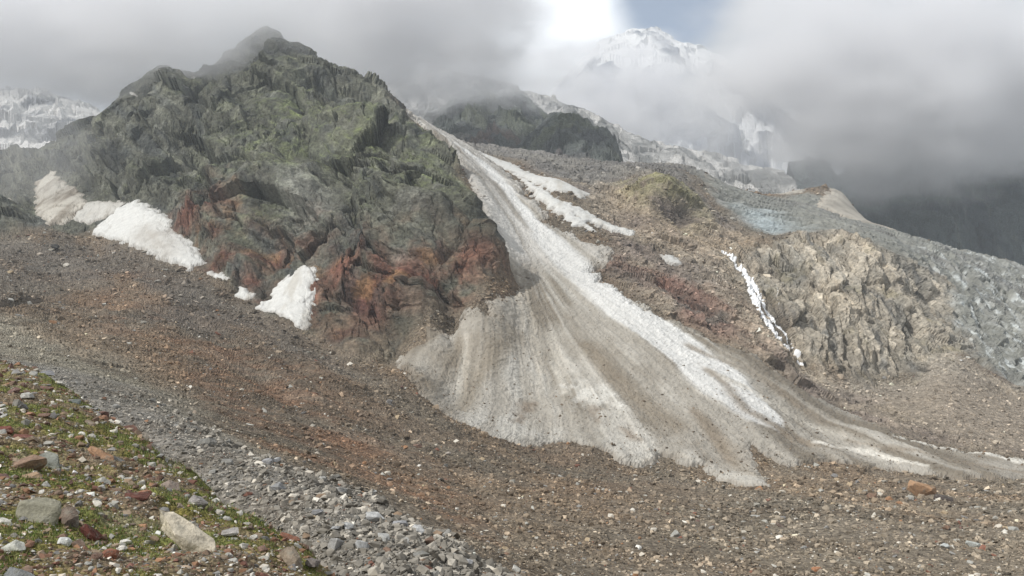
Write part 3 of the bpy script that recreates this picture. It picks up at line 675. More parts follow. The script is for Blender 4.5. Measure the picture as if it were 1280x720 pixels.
# ------------------------------------------------------------------ the grassy slope in front
SP = [(-160,760,4.6),(-160,720,5.2),(-160,640,8),(-160,560,13),(-160,480,26),(-160,442,44),
 (0,760,4.9),(0,720,5.5),(0,660,7.6),(0,600,10.5),(0,540,16),(0,500,23),(0,470,34),(0,457,42),
 (60,470,38),(100,720,5.9),(100,660,8.3),(100,600,12),(100,540,19),(100,497,30),
 (180,720,6.4),(180,660,9),(180,600,14),(180,552,23),
 (260,720,7),(260,660,10.5),(260,610,17.5),(350,720,8),(350,672,13),(430,722,10),(300,760,5.6),(430,800,6),(600,900,5),(700,1000,4.5),(900,1200,4)]
SH = [(-160,60,-9.5),(0,58,-9.5),(60,54,-9.5),(100,44,-9.5),(180,36,-10),(260,28,-9.5),(350,21,-9),(430,17,-8.5),(520,13,-7.5),(600,9.5,-6.5),(750,7.5,-6),(900,7,-6),
 (-160,75,-17),(100,65,-17),(260,45,-17),(430,30,-17),(600,20,-15),(900,14,-14),(1100,6,-6),(1100,12,-14),(640,2.6,-1.9),(0,2.6,-1.75),(1000,2.6,-2.2),(-300,2.6,-1.7)]
G = Sheet(RBF(SP, SH, 0.05), -0.98, 0.5, 760, 2.6, 62, 620, 0.06)
gx, gy, gu, gw = G.X, G.D, G.U, G.W
gr = 0.16 * fbm(gx, gy, 2.2, 3, 500) + 0.07 * fbm(gx, gy, 0.6, 3, 503) + 0.02 * fbm(gx, gy, 0.14, 2, 506)
GG = np.stack([gx, gy, G.Z0 + gr * np.clip(gy / 8, 0.6, 1.4)], -1)
GN = surface_normal(GG[..., 0], GG[..., 1], GG[..., 2])
pat = fbm(gx, gy, 2.6, 4, 510); pat2 = fbm(gx, gy, 0.7, 3, 514)
def SX(poly, soft=0.05):                                       # patch on the slope
    global S
    return sstep(-soft, soft, G.sdf(poly, None, 0.2) + 0.06 * pat2)
gt = mix(np.ones(gx.shape)[..., None] * lin((104, 92, 74), 1.2), lin((108, 100, 54), 1.2), sstep(-0.35, 0.15, pat))
grassy = sstep(-0.15, 0.35, pat + 0.5 * pat2)
gt = mix(gt, lin((92, 98, 54), 1.2), grassy * 0.8)
gt = mix(gt, lin((128, 118, 102), 1.2), sstep(0.2, 0.6, fbm(gx, gy, 1.1, 3, 517)) * 0.6)
gt = gt * (1 + 0.25 * pn(gx / 0.07, gy / 0.07, 520) + 0.15 * pat2)[..., None]
allc = np.ones((G.nc - 1, G.nr - 1), bool)
tag(grid_part('ground', G, GG, allc, gt, M_SOIL), 'grassy stony slope falling away in front, scattered with rocks', 'slope', kind='structure')

def seen(sh, P):
    """grid points that nothing on their own sheet hides from the camera station"""
    v = P[..., 2] / P[..., 1]
    m = np.maximum.accumulate(v, axis=1)
    return v >= m - 1e-4

# ------------------------------------------------------------------ stones
def hull_bm(r, n, dims, flat=0.0):
    bm = bmesh.new()
    for k in range(n):
        v = Vector((r.gauss(0, 1), r.gauss(0, 1), r.gauss(0, 1))).normalized()
        m = max(abs(v.x), abs(v.y), abs(v.z)); v = v.lerp(v / m, 0.55) * r.uniform(0.82, 1.0)
        bm.verts.new((v.x * dims[0], v.y * dims[1], v.z * dims[2]))
    bmesh.ops.convex_hull(bm, input=bm.verts)
    bmesh.ops.delete(bm, geom=[v for v in bm.verts if not v.link_faces], context='VERTS')
    return bm

def stone_mesh(name, seed, n, dims, mat, bev=0.06, cuts=2, amp=0.05):
    """an angular stone: broken flat faces, worn edges, a rough surface; longest half-size about 1"""
    r = random.Random(seed); bm = hull_bm(r, n, dims)
    bmesh.ops.dissolve_limit(bm, angle_limit=math.radians(14), verts=bm.verts, edges=bm.edges)
    bmesh.ops.bevel(bm, geom=list(bm.edges), offset=bev * min(dims), segments=1, affect='EDGES', clamp_overlap=True)
    bmesh.ops.triangulate(bm, faces=bm.faces)
    for c in range(cuts):
        bmesh.ops.subdivide_edges(bm, edges=[e for e in bm.edges if e.calc_length() > 0.16], cuts=1, use_grid_fill=True)
        bmesh.ops.triangulate(bm, faces=bm.faces)
    o = Vector((seed * 3.1, seed * 1.7, 0))
    bm.normal_update()
    for v in bm.verts:
        k = mnoise.noise(v.co * 2.2 + o) * amp + abs(mnoise.noise(v.co * 5.5 + o)) * -amp * 0.9
        v.co += v.normal * k
    me = bpy.data.meshes.new(name); bm.to_mesh(me); bm.free(); me.materials.append(mat)
    return me

def stone_material():
    m, nt, out = nodes_of('stone'); N = nt.nodes; L = nt.links
    b = N.new('ShaderNodeBsdfPrincipled'); b.inputs['Roughness'].default_value = 0.85; b.inputs['Specular IOR Level'].default_value = 0.25
    oi = N.new('ShaderNodeObjectInfo'); tc = N.new('ShaderNodeTexCoord')
    off = N.new('ShaderNodeVectorMath'); off.operation = 'ADD'
    sc = N.new('ShaderNodeVectorMath'); sc.operation = 'SCALE'; sc.inputs['Scale'].default_value = 1.0
    L.new(oi.outputs['Random'], off.inputs[1]); L.new(tc.outputs['Object'], off.inputs[0])
    def noise(scale, det, lo, hi, a, c):
        n = N.new('ShaderNodeTexNoise'); n.inputs['Scale'].default_value = scale; n.inputs['Detail'].default_value = det; n.inputs['Roughness'].default_value = 0.65
        L.new(off.outputs[0], n.inputs['Vector'])
        r = N.new('ShaderNodeMapRange'); r.inputs['From Min'].default_value = lo; r.inputs['From Max'].default_value = hi
        r.inputs['To Min'].default_value = a; r.inputs['To Max'].default_value = c; L.new(n.outputs['Fac'], r.inputs['Value'])
        return n, r
    n1, r1 = noise(1.6, 4, 0.3, 0.7, 0.7, 1.3); n2, r2 = noise(9, 5, 0.3, 0.7, 0.75, 1.25)
    m1 = N.new('ShaderNodeMath'); m1.operation = 'MULTIPLY'; L.new(r1.outputs[0], m1.inputs[0]); L.new(r2.outputs[0], m1.inputs[1])
    cs = N.new('ShaderNodeVectorMath'); cs.operation = 'SCALE'; L.new(oi.outputs['Color'], cs.inputs[0]); L.new(m1.outputs[0], cs.inputs['Scale'])
    # lichen and dust patches
    n3, r3 = noise(2.6, 6, 0.52, 0.66, 0.0, 0.55)
    mx = N.new('ShaderNodeMix'); mx.data_type = 'RGBA'; L.new(r3.outputs[0], mx.inputs['Factor'])
    L.new(cs.outputs[0], mx.inputs['A']); mx.inputs['B'].default_value = (0.26, 0.25, 0.21, 1)
    L.new(mx.outputs['Result'], b.inputs['Base Color'])
    bp = N.new('ShaderNodeBump'); bp.inputs['Strength'].default_value = 0.5; bp.inputs['Distance'].default_value = 0.05
    L.new(n2.outputs['Fac'], bp.inputs['Height']); L.new(bp.outputs[0], b.inputs['Normal']); L.new(b.outputs[0], out.inputs['Surface'])
    return m
M_STONE = stone_material()
BLOCKS = [stone_mesh('stone_block', 11 + k, 13 + k % 5, [(1, .8, .62), (1, .66, .5), (1, .85, .45), (1, .6, .34), (1, .9, .75), (1, .72, .28)][k % 6], M_STONE) for k in range(14)]
SLABS = [stone_mesh('stone_slab', 51 + k, 15, [(1, .34, .22), (1, .5, .2), (1, .42, .3), (1, .62, .16)][k % 4], M_STONE) for k in range(6)]
ROUND = [stone_mesh('stone_round', 71 + k, 34, [(1, .8, .66), (1, .74, .6), (1, .66, .56)][k % 3], M_STONE, 0.10, 2, 0.04) for k in range(5)]

def place(me, name, pos, size, rot, colour, label, cat, group=None, sq=(1, 1, 1)):
    o = bpy.data.objects.new(name, me); COL.objects.link(o)
    o.location = pos; o.scale = [size * a for a in sq]; o.rotation_euler = rot
    c = lin(colour, 1.15); c = c + (c.mean() - c) * 0.22; o.color = (c[0], c[1], c[2], 1)
    return tag(o, label, cat, group)

def slope_at(px, py):
    u, w = G.hit(px, py); d = math.exp(w)
    i = int(round((u - G.U[0, 0]) / (G.U[1, 0] - G.U[0, 0]))); z = float(np.interp(w, G.W[i], GG[i, :, 2]))
    return Vector((u * d, d, z)), d
def main_at(px, py, dmin=18):
    u, w = S.hit(px, py, dmin); d = math.exp(w)
    i = int(round((u - S.U[0, 0]) / (S.U[1, 0] - S.U[0, 0]))); j = int(np.argmin(np.abs(S.W[i] - w)))
    return Vector(GROUND[i, j]), d

# stones one can single out: (px, py, length px, mesh, (rx, ry, rz) degrees, colour, sink, squash, name, label)
TAKEN = []
def hero(px, py, lpx, me, rot, colour, label, sink=0.25, sq=(1, 1, 1), name='boulder', where=slope_at, dmin=None, group=None):
    pos, d = where(px, py) if dmin is None else where(px, py, dmin)
    s = lpx / F * d * 0.5
    place(me, name, pos + Vector((0, 0, s * 0.45 * (1 - 2 * sink))), s, [math.radians(a) for a in rot], colour, label, name, group, sq)
    TAKEN.append((px, py, lpx * 0.5))
hero(230, 686, 112, SLABS[0], (25, 34, -4), (196, 184, 160), 'long pale cream slab lying slanted in the grass, the largest stone of the slope', 0.15, (1, 1.1, 1.5))
hero(52, 655, 66, ROUND[0], (8, 8, -12), (132, 128, 108), 'big grey green boulder with pale top and dark underside in the grass', 0.22, (1, 1.0, .95))
hero(90, 655, 50, SLABS[2], (15, 42, -30), (112, 96, 82), 'brown grey slab leaning against the big grey green boulder', 0.2, (1, 1.3, 1.3))
hero(113, 664, 34, BLOCKS[3], (10, 50, 20), (112, 60, 48), 'dark red wedge beside the brown leaning slab', 0.2, (1, 1, 1.3))
hero(64, 575, 46, SLABS[3], (28, 20, -20), (120, 122, 112), 'grey flat slab tilted to the right above the big boulder', 0.1, (1, .9, 1.6))
hero(38, 586, 46, BLOCKS[0], (0, -12, 15), (134, 106, 84), 'brown block in front of the grey tilted slab', 0.2)
hero(40, 600, 26, BLOCKS[2], (5, 5, 10), (160, 130, 98), 'tan block with a flat top below the brown block', 0.3)
hero(126, 574, 42, SLABS[1], (12, 28, -18), (158, 118, 82), 'orange brown flat slab with sharp edge in the grass', 0.15, (1, 1, 1.2))
hero(148, 578, 28, BLOCKS[3], (15, 30, 60), (124, 122, 116), 'grey wedge just beside the orange brown flat slab', 0.2)
hero(125, 613, 38, BLOCKS[5], (22, 12, -30), (150, 148, 138), 'light grey flat wedge propped up over a dark gap', 0.05, (1, 1, 1.4))
hero(181, 627, 19, ROUND[1], (0, 0, 40), (150, 100, 72), 'small rust orange round stone on top of a dark stone', 0.0)
hero(172, 638, 36, BLOCKS[3], (5, 8, 12), (102, 62, 50), 'dark maroon stone under the small rust orange one', 0.3)
hero(245, 636, 32, BLOCKS[5], (25, 4, 20), (142, 136, 132), 'grey pointed slab standing in grass right of the pale slab top', 0.15, (1, 1, 1.6))
hero(165, 541, 28, BLOCKS[1], (10, 30, -25), (112, 76, 60), 'dark brown boulder on the edge where grass meets grey rubble', 0.15)
hero(176, 543, 22, BLOCKS[4], (0, 20, 30), (150, 138, 120), 'tan boulder touching the dark brown one at the slope edge', 0.15)
hero(146, 531, 12, ROUND[2], (0, 0, 0), (220, 214, 200), 'small white round stone near the dark brown edge boulder', 0.1)
hero(101, 540, 11, BLOCKS[4], (0, 0, 50), (224, 220, 208), 'small white block among pale pebbles in the upper grass', 0.1)
hero(83, 538, 13, BLOCKS[0], (0, 10, 20), (204, 194, 176), 'cream block left of the small white block', 0.1)
hero(6, 540, 24, BLOCKS[2], (0, 15, 5), (122, 66, 50), 'brick red stone at the left edge of the slope', 0.2)
hero(29, 551, 26, BLOCKS[3], (0, 10, 10), (120, 72, 58), 'flat red brown stone right of the brick red one', 0.25)
hero(81, 677, 19, ROUND[3], (0, 10, 10), (206, 208, 204), 'bluish white round stone in front of the leaning slab', 0.15)
hero(138, 696, 23, ROUND[4], (0, 0, 20), (142, 88, 62), 'rust brown round stone at the bottom beside white chips', 0.1)
hero(152, 688, 15, BLOCKS[2], (10, 0, 40), (206, 200, 188), 'white chip behind the rust brown round stone', 0.2)
hero(18, 684, 34, BLOCKS[5], (15, 5, -8), (176, 176, 164), 'pale grey green flat stone low at the left', 0.2, (1, 1, 1.3))
hero(4, 662, 26, BLOCKS[1], (0, 10, -20), (200, 196, 184), 'pale stone cut by the left edge, with a flat top', 0.2)
hero(32, 703, 20, BLOCKS[4], (0, 0, 30), (140, 112, 92), 'brown cube like stone below the pale grey green flat stone', 0.15)
hero(25, 716, 48, BLOCKS[3], (20, 25, -25), (122, 124, 124), 'slate grey slab in the bottom left corner', 0.2, (1, 1, 1.3))
hero(78, 716, 24, ROUND[2], (0, 0, 60), (140, 94, 68), 'orange brown stone at the bottom right of the slate grey slab', 0.2)
hero(157, 673, 16, BLOCKS[0], (0, 0, 20), (212, 208, 198), 'white angular stone left of the long pale slab', 0.15)
hero(100, 682, 24, BLOCKS[1], (20, 40, -10), (128, 104, 86), 'brown wedge right of the bluish white round stone', 0.2)
hero(292, 630, 22, BLOCKS[1], (5, 14, -12), (150, 112, 78), 'orange brown block near the right edge of the grass', 0.15)
hero(269, 632, 14, BLOCKS[4], (0, 0, 15), (216, 210, 196), 'white pointed chip left of the orange brown edge block', 0.1)
hero(288, 675, 26, BLOCKS[3], (15, 5, 30), (170, 164, 158), 'pale lilac grey stone low in the grass towards the edge', 0.15)
hero(362, 676, 30, SLABS[1], (8, 18, -16), (132, 84, 60), 'rust red slab on the lower edge of the grass', 0.15)
hero(368, 708, 48, SLABS[2], (25, 48, -20), (138, 122, 102), 'tan slab standing steeply at the bottom edge of the grass', 0.15, (1, 1.2, 1.2))
hero(346, 690, 26, BLOCKS[1], (0, 10, 40), (118, 80, 64), 'red brown block behind the tan standing slab', 0.2)
hero(392, 714, 26, BLOCKS[0], (0, 20, 70), (120, 110, 104), 'dark grey stone right of the tan standing slab', 0.2)
hero(210, 620, 40, BLOCKS[5], (18, 8, -14), (128, 112, 100), 'flat brown grey stone half buried behind the grey pointed slab', 0.3)
hero(96, 511, 13, ROUND[0], (0, 0, 0), (104, 112, 108), 'small dark teal grey stone in the upper grass', 0.15)
hero(58, 488, 20, BLOCKS[3], (0, 8, -14), (112, 78, 66), 'dark red stone high on the slope below the grey rim', 0.2)
hero(120, 499, 13, BLOCKS[0], (0, 0, 0), (96, 96, 96), 'dark grey block on the rim beside the gully', 0.1)
hero(60, 472, 30, SLABS[3], (10, 5, -12), (120, 120, 124), 'flat grey plate on the upper rim of the slope', 0.2)
# on the moraine and in the grey rubble
hero(1153, 620, 42, BLOCKS[1], (8, 16, -10), (168, 128, 88), 'big tan orange block alone at the foot of the snow', 0.15, (1, 1, 1.15), where=main_at, dmin=120)
hero(1180, 626, 28, BLOCKS[3], (5, 14, -14), (74, 64, 58), 'dark flat boulder touching the big tan orange block', 0.25, (1, 1, 1.1), where=main_at, dmin=120)
hero(1101, 617, 10, BLOCKS[4], (0, 0, 20), (206, 188, 160), 'cream boulder left of the big tan orange block', 0.1, where=main_at, dmin=120)
hero(1245, 557, 10, BLOCKS[0], (0, 0, 20), (190, 174, 150), 'small pale boulder on tan scree near the right end', 0.1, where=main_at, dmin=150)
hero(1182, 692, 14, BLOCKS[2], (0, 5, 20), (170, 174, 170), 'pale grey boulder on the right moraine', 0.15, where=main_at, dmin=40)
hero(1217, 688, 22, BLOCKS[1], (0, 10, -20), (170, 174, 168), 'pale grey green boulder beside a small rust stone', 0.15, where=main_at, dmin=40)
hero(1229, 691, 12, BLOCKS[4], (0, 0, 10), (146, 92, 68), 'rust stone beside the pale grey green boulder', 0.15, where=main_at, dmin=40)
hero(1021, 713, 14, ROUND[1], (0, 0, 10), (158, 104, 62), 'orange boulder at the bottom of the moraine', 0.15, where=main_at, dmin=40)
hero(1267, 664, 14, ROUND[2], (0, 0, 10), (150, 150, 142), 'grey round boulder at the right edge of the moraine', 0.15, where=main_at, dmin=60)
hero(798, 688, 9, BLOCKS[4], (0, 0, 60), (228, 224, 214), 'bright white stone low on the middle moraine', 0.1, where=main_at, dmin=40)
hero(525, 583, 7, BLOCKS[0], (0, 0, 60), (226, 220, 208), 'bright white stone on the red brown moraine', 0.1, where=main_at, dmin=60)
hero(560, 567, 9, BLOCKS[2], (0, 0, 10), (160, 150, 138), 'grey boulder higher on the moraine than the bright white stone', 0.15, where=main_at, dmin=100)
for k, (a, b, l, c, t) in enumerate([(13,375,11,(180,178,170),'pale boulder on the far grey bank, topmost of four'), (22,397,9,(176,176,170),'pale boulder just below the topmost one on the grey bank'), (29,394,9,(160,160,156),'grey boulder touching a pale one on the grey bank'), (51,422,13,(204,188,160),'cream boulder lowest on the far grey bank'),
    (68,312,12,(60,58,56),'dark boulder on the upper moraine below the snow patch')]):
    hero(a, b, l, BLOCKS[k], (0, 10, 40 * k), c, t, 0.1, where=main_at, dmin=60)
for k, (a, b, l, c, t) in enumerate([
    (466,660,30,(168,168,166),'large light grey rock with flat top in the middle of the rubble'), (498,666,26,(150,150,152),'grey rock with dark left face on the rubble rim'),
    (519,674,26,(172,172,170),'light grey wedge rock at the right rim of the rubble'), (479,684,26,(152,152,148),'grey rock with rounded top in front of the rubble rim'),
    (451,693,22,(164,164,162),'pale tilted rock low in the rubble'), (418,671,18,(150,150,150),'small tilted rock at the left of the large light one'),
    (462,628,14,(178,178,174),'pale rock on the upper edge of the rubble, against brown moraine'), (348,619,32,(130,130,130),'long grey rock with dark hollow beneath in the upper rubble'),
    (374,627,14,(104,96,88),'dark brown rock right of the hollow rock'), (398,651,20,(126,126,128),'dark grey rock over a shadowed gap in the rubble'),
    (421,693,26,(158,156,152),'pale square rock beside the grass corner'), (433,668,22,(166,166,164),'light rock left of the large flat topped one'),
    (548,682,16,(140,138,132),'grey rock farthest right in the rubble rim'), (503,690,24,(158,156,150),'tan grey rock low at the rubble end'), (580,712,18,(172,172,174),'pale rock in the bottom tail of the rubble'),
    (330,590,16,(150,150,152),'lilac grey rock high in the rubble'), (342,587,14,(172,172,172),'pale rock right of the lilac grey one')]):
    hero(a, b, l, (BLOCKS + ROUND)[k % 17], (6 * (k % 3), 12 - 5 * (k % 5), 37 * k), c, t, 0.15, name='rock', where=main_at, dmin=18)

# the many stones that nothing sets apart
def pick(mask, P, n, r):
    i, j = np.nonzero(mask); k = r.choice(len(i), n, replace=True); return i[k], j[k]
vis_g = seen(G, GG); vis_s = seen(S, GROUND)
Pg = np.stack([640 + F * GG[..., 0] / GG[..., 1], 360 - F * GG[..., 2] / GG[..., 1]], -1)
Ps = np.stack([640 + F * GROUND[..., 0] / GROUND[..., 1], 360 - F * GROUND[..., 2] / GROUND[..., 1]], -1)
on_g = vis_g & (gy < 48) & (Pg[..., 0] > -140) & (Pg[..., 1] < 790) & (Pg[..., 0] < 560)
GREY = [(150, 148, 140), (130, 128, 124), (116, 114, 112), (166, 164, 156), (140, 136, 126)]
BROWN = [(128, 110, 92), (112, 96, 82), (142, 126, 108), (106, 88, 76), (120, 92, 76), (130, 100, 78), (108, 78, 68)]
WHITE = [(190, 184, 172), (178, 171, 158), (200, 196, 186)]
KIND = [(GREY, 'grey angular stone half sunk in the grass of the slope', 'grey stones on the grassy slope'), (BROWN, 'brown or rusty angular stone half sunk in the grass', 'brown stones on the grassy slope'), (WHITE, 'small whitish stone lying on the grass', 'whitish stones on the grassy slope')]
r = np.random.default_rng(21); n = 0; tries = 0
while n < 235 and tries < 4000:
    tries += 1
    i, j = pick(on_g, GG, 1, r); i, j = int(i[0]), int(j[0]); P = GG[i, j]; q = Pg[i, j]
    t = int(r.choice(3, p=[0.36, 0.5, 0.14])); lpx = float(np.clip(8 + r.pareto(1.6) * 5, 8, 38))
    if t == 2: lpx = min(lpx, 14)
    if q[0] < -5 or q[1] > 728 or any((q[0] - a) ** 2 + (q[1] - b) ** 2 < (0.75 * (c + lpx * 0.5)) ** 2 for a, b, c in TAKEN): continue
    TAKEN.append((q[0], q[1], lpx * 0.5))
    pal, lab, grp = KIND[t]; s = lpx / F * P[1] * 0.5
    me = (BLOCKS + SLABS[1:4] + BLOCKS[3:6] + ROUND[:2])[int(r.integers(22))]
    place(me, 'stone', (P[0], P[1], P[2] + s * r.uniform(0.0, 0.25)), s, (r.normal(0, .3), r.normal(0.15, .3), r.uniform(0, 6.3)), pal[int(r.integers(len(pal)))], lab, 'stone', grp, (1, 1, r.uniform(.8, 1.3)))
    n += 1
band = vis_s & (m_rub > 0.35 + 0.3 * pn(X / 1.7, Y / 1.7, 620)) & (D < 90) & (Ps[..., 1] < 735) & (Ps[..., 0] > 60)
# what the slope itself hides of the band
gtop = np.interp(Ps[..., 0], [-160, 0, 100, 180, 260, 350, 430, 520], [440, 455, 499, 551, 609, 671, 721, 760])
band &= Ps[..., 1] < gtop - 2
n = 0; tries = 0
while n < 200 and tries < 4000:
    tries += 1
    i, j = pick(band, GROUND, 1, r); i, j = int(i[0]), int(j[0]); P = GROUND[i, j]; q = Ps[i, j]
    lpx = float(np.clip((3.2 + r.pareto(1.5) * 3) * np.clip((q[0] + 100) / 420, 0.6, 1.5), 4, 26))
    if any((q[0] - a) ** 2 + (q[1] - b) ** 2 < (0.7 * (c + lpx * 0.5)) ** 2 for a, b, c in TAKEN): continue
    TAKEN.append((q[0], q[1], lpx * 0.5)); s = lpx / F * P[1] * 0.5
    g = int(r.integers(95, 152)); 
    place((BLOCKS + ROUND[:2])[int(r.integers(16))], 'rock', (P[0], P[1], P[2] + s * r.uniform(0.1, 0.35)), s, (r.normal(0, .35), r.normal(0, .35), r.uniform(0, 6.3)), (g, g - 2, g - 8), 'ordinary grey angular rock, one of many filling the grey rubble band', 'rock', 'grey rocks of the rubble band')
    n += 1

# larger blocks lying loose on the moraine
lone = vis_s & (np.maximum(m_rock, np.maximum(m_hill, np.maximum(m_cliff, m_glac))) < 0.3) & (any_snow < 0.2) & (m_rub < 0.3) & (Ps[..., 1] < 722) & (np.abs(Ps[..., 0] - 640) < 636) & (Ps[..., 1] < gtop - 6)
n = 0; tries = 0
while n < 90 and tries < 4000:
    tries += 1
    i, j = pick(lone, GROUND, 1, r); i, j = int(i[0]), int(j[0]); P = GROUND[i, j]; q = Ps[i, j]
    wgt = 0.25 + 0.75 * max(float(sstep(620, 1000, q[0]) * sstep(590, 660, q[1])), float(sstep(90, 20, q[0])), float(sstep(0.1, 0.5, n_pat[i, j])) * 0.8)
    if r.uniform() > wgt: continue
    lpx = float(np.clip(5 + r.pareto(1.8) * 3, 5, 16))
    if any((q[0] - a) ** 2 + (q[1] - b) ** 2 < (0.9 * (c + lpx * 0.5)) ** 2 for a, b, c in TAKEN): continue
    TAKEN.append((q[0], q[1], lpx * 0.5)); s = lpx / F * P[1] * 0.5; pal = [GREY, BROWN][int(r.integers(2))]
    place((BLOCKS + ROUND[:3])[int(r.integers(17))], 'boulder', (P[0], P[1], P[2] + s * r.uniform(0.0, 0.3)), s, (r.normal(0, .3), r.normal(0, .3), r.uniform(0, 6.3)), pal[int(r.integers(len(pal)))], 'ordinary grey or brown boulder, one of many smaller ones loose on the moraine', 'boulder', 'boulders scattered over the moraine')
    n += 1

# loose stones past counting, one mesh for each bed
TPL = []
for k in range(26):
    rr = random.Random(300 + k); bm = hull_bm(rr, 9 + k % 4, [(1, .8, .6), (1, .65, .45), (1, .55, .3), (1, .85, .7)][k % 4]); bmesh.ops.triangulate(bm, faces=bm.faces)
    bm.verts.index_update(); TPL.append((np.array([v.co for v in bm.verts]), np.array([[v.index for v in f.verts] for f in bm.faces]))); bm.free()

def bed(name, P, size, tint, label, cat, r):
    """stones of the given half-sizes at points P"""
    cos, fcs, tin = [], [], []; base = 0; k = r.integers(0, len(TPL), len(P)); a = r.uniform(0, 2 * np.pi, len(P)); b = r.normal(0, 0.4, len(P))
    for t, (V, Fc) in enumerate(TPL):
        m = np.nonzero(k == t)[0]
        if len(m) == 0: continue
        ca_, sa_, cb, sb = np.cos(a[m])[:, None], np.sin(a[m])[:, None], np.cos(b[m])[:, None], np.sin(b[m])[:, None]
        x = V[None, :, 0] * cb + V[None, :, 2] * sb; z = -V[None, :, 0] * sb + V[None, :, 2] * cb; y = np.repeat(V[None, :, 1], len(m), 0)
        co = np.stack([x * ca_ - y * sa_, x * sa_ + y * ca_, z], -1) * size[m][:, None, None] + P[m][:, None]
        nv = len(V); cos.append(co.reshape(-1, 3)); tin.append(np.repeat(tint[m], nv, 0))
        fcs.append((Fc[None] + (base + np.arange(len(m)) * nv)[:, None, None]).reshape(-1, 3)); base += nv * len(m)
    o = mesh_np(name, np.concatenate(cos), np.concatenate(fcs), np.concatenate(tin), M_GRAVEL)
    return tag(o, label, cat, kind='stuff')

def tints(base, r, n, var=0.22, pal=None, pp=0.0):
    c = base * np.exp(r.normal(0, var, n))[:, None]
    if pal is not None:
        m = r.uniform(0, 1, n) < pp; c[m] = np.array([lin(p, 1.2) for p in pal])[r.integers(0, len(pal), m.sum())]
    return np.clip(c, 0.01, 0.8)

r = np.random.default_rng(33)
# grassy slope
i, j = pick(on_g, GG, 17000, r); P = GG[i, j] + 0.0
s = np.clip(1.1 + r.pareto(2.0, len(i)) * 1.5, 1, 8) / F * P[:, 1]
pal = np.array([lin(p, 1.2) for p in GREY + BROWN + BROWN + WHITE]); c = pal[r.integers(0, len(pal), len(i))] * np.exp(r.normal(0, .15, len(i)))[:, None]
keepm = r.uniform(0, 1, len(i)) > 0.45 * grassy[i, j]
bed('gravel', P[keepm], s[keepm], np.clip(c[keepm], 0, .8), 'small stones and chips strewn over the grassy slope', 'gravel', r)
# rubble band
i, j = pick(band, GROUND, 20000, r); P = GROUND[i, j] + 0.0
sc = np.clip((Ps[i, j, 0] + 20) / 450, 0.4, 1.25)
s = np.clip(0.7 + r.pareto(1.8, len(i)) * 1.1, .7, 9) * sc / F * P[:, 1]; P[:, 2] += s * 0.2
bed('rubble', P, s, tints(lin((128, 123, 114), 1.2), r, len(i), .36, BROWN + WHITE, 0.06), 'grey angular rubble filling the band beside the grassy slope', 'rubble', r)
# moraine and gully
mor = vis_s & (np.maximum(m_rock, np.maximum(m_hill, np.maximum(m_cliff, m_glac))) < 0.4) & (sd_fan < -0.004) & (any_snow < 0.3) & (Ps[..., 1] < 740) & (np.abs(Ps[..., 0] - 640) < 700) & (Ps[..., 1] < gtop - 2)
i, j = pick(mor, GROUND, 110000, r)
kk = r.uniform(0, 1, len(i)) < (0.30 + 0.70 * sstep(-0.35, 0.3, n_pat[i, j] + 0.5 * band_n[i, j])) * (1 - 0.45 * (m_gully[i, j] > 0.5)); i, j = i[kk], j[kk]; P = GROUND[i, j] + 0.0
right = sstep(500, 1000, Ps[i, j, 0]) * sstep(560, 640, Ps[i, j, 1])
s = np.clip(0.75 + r.pareto(2.6, len(i)) * (0.9 + 0.9 * right), .75, 5.5) / F * P[:, 1]; P[:, 2] += s * 0.15
gl_ = m_gully[i, j] > 0.5; s[gl_] *= 0.75
t = TINT[i, j] * np.exp(r.normal(0.06, .40, len(i)))[:, None]
pm = r.uniform(0, 1, len(i)) < 0.08; t[pm] = np.array([lin(p, 1.2) for p in WHITE + GREY + [(140, 108, 82), (120, 86, 72), (156, 140, 116)]])[r.integers(0, 11, pm.sum())]
bed('scree', P, s, np.clip(t, 0.01, .8), 'loose brown stones covering the moraine down to the snow', 'scree', r)

# grit and stones that slid onto the snow, and blocks on the hillside
onf = vis_s & (sd_fan > 0.002)
i, j = pick(onf, GROUND, 9000, r); kk = r.uniform(0, 1, len(i)) < 0.35 + 0.65 * sstep(0.03, 0.004, sd_fan[i, j]); i, j = i[kk], j[kk]; P = GROUND[i, j] + NRM[i, j] * (2.0 + frough[i, j])[:, None]
s = np.clip(0.45 + r.pareto(2.6, len(i)) * 0.6, .4, 2.6) / F * P[:, 1]
bed('debris', P, s, tints(lin((104, 92, 78), 1.2), r, len(i), .3), 'dark grit and stones scattered over the avalanche snow', 'debris', r)
hm = vis_s & (m_hill > 0.5) & (any_snow < 0.3) & (D < 640)
i, j = pick(hm, GROUND, 12000, r); P = GROUND[i, j] + 0.0
s = np.clip(0.7 + r.pareto(2.3, len(i)) * 1.0, .7, 4) / F * P[:, 1]
bed('scree', P, s, np.clip(TINT[i, j] * np.exp(r.normal(0.05, .35, len(i)))[:, None], .01, .8), 'broken blocks littering the brown hillside', 'scree', r)

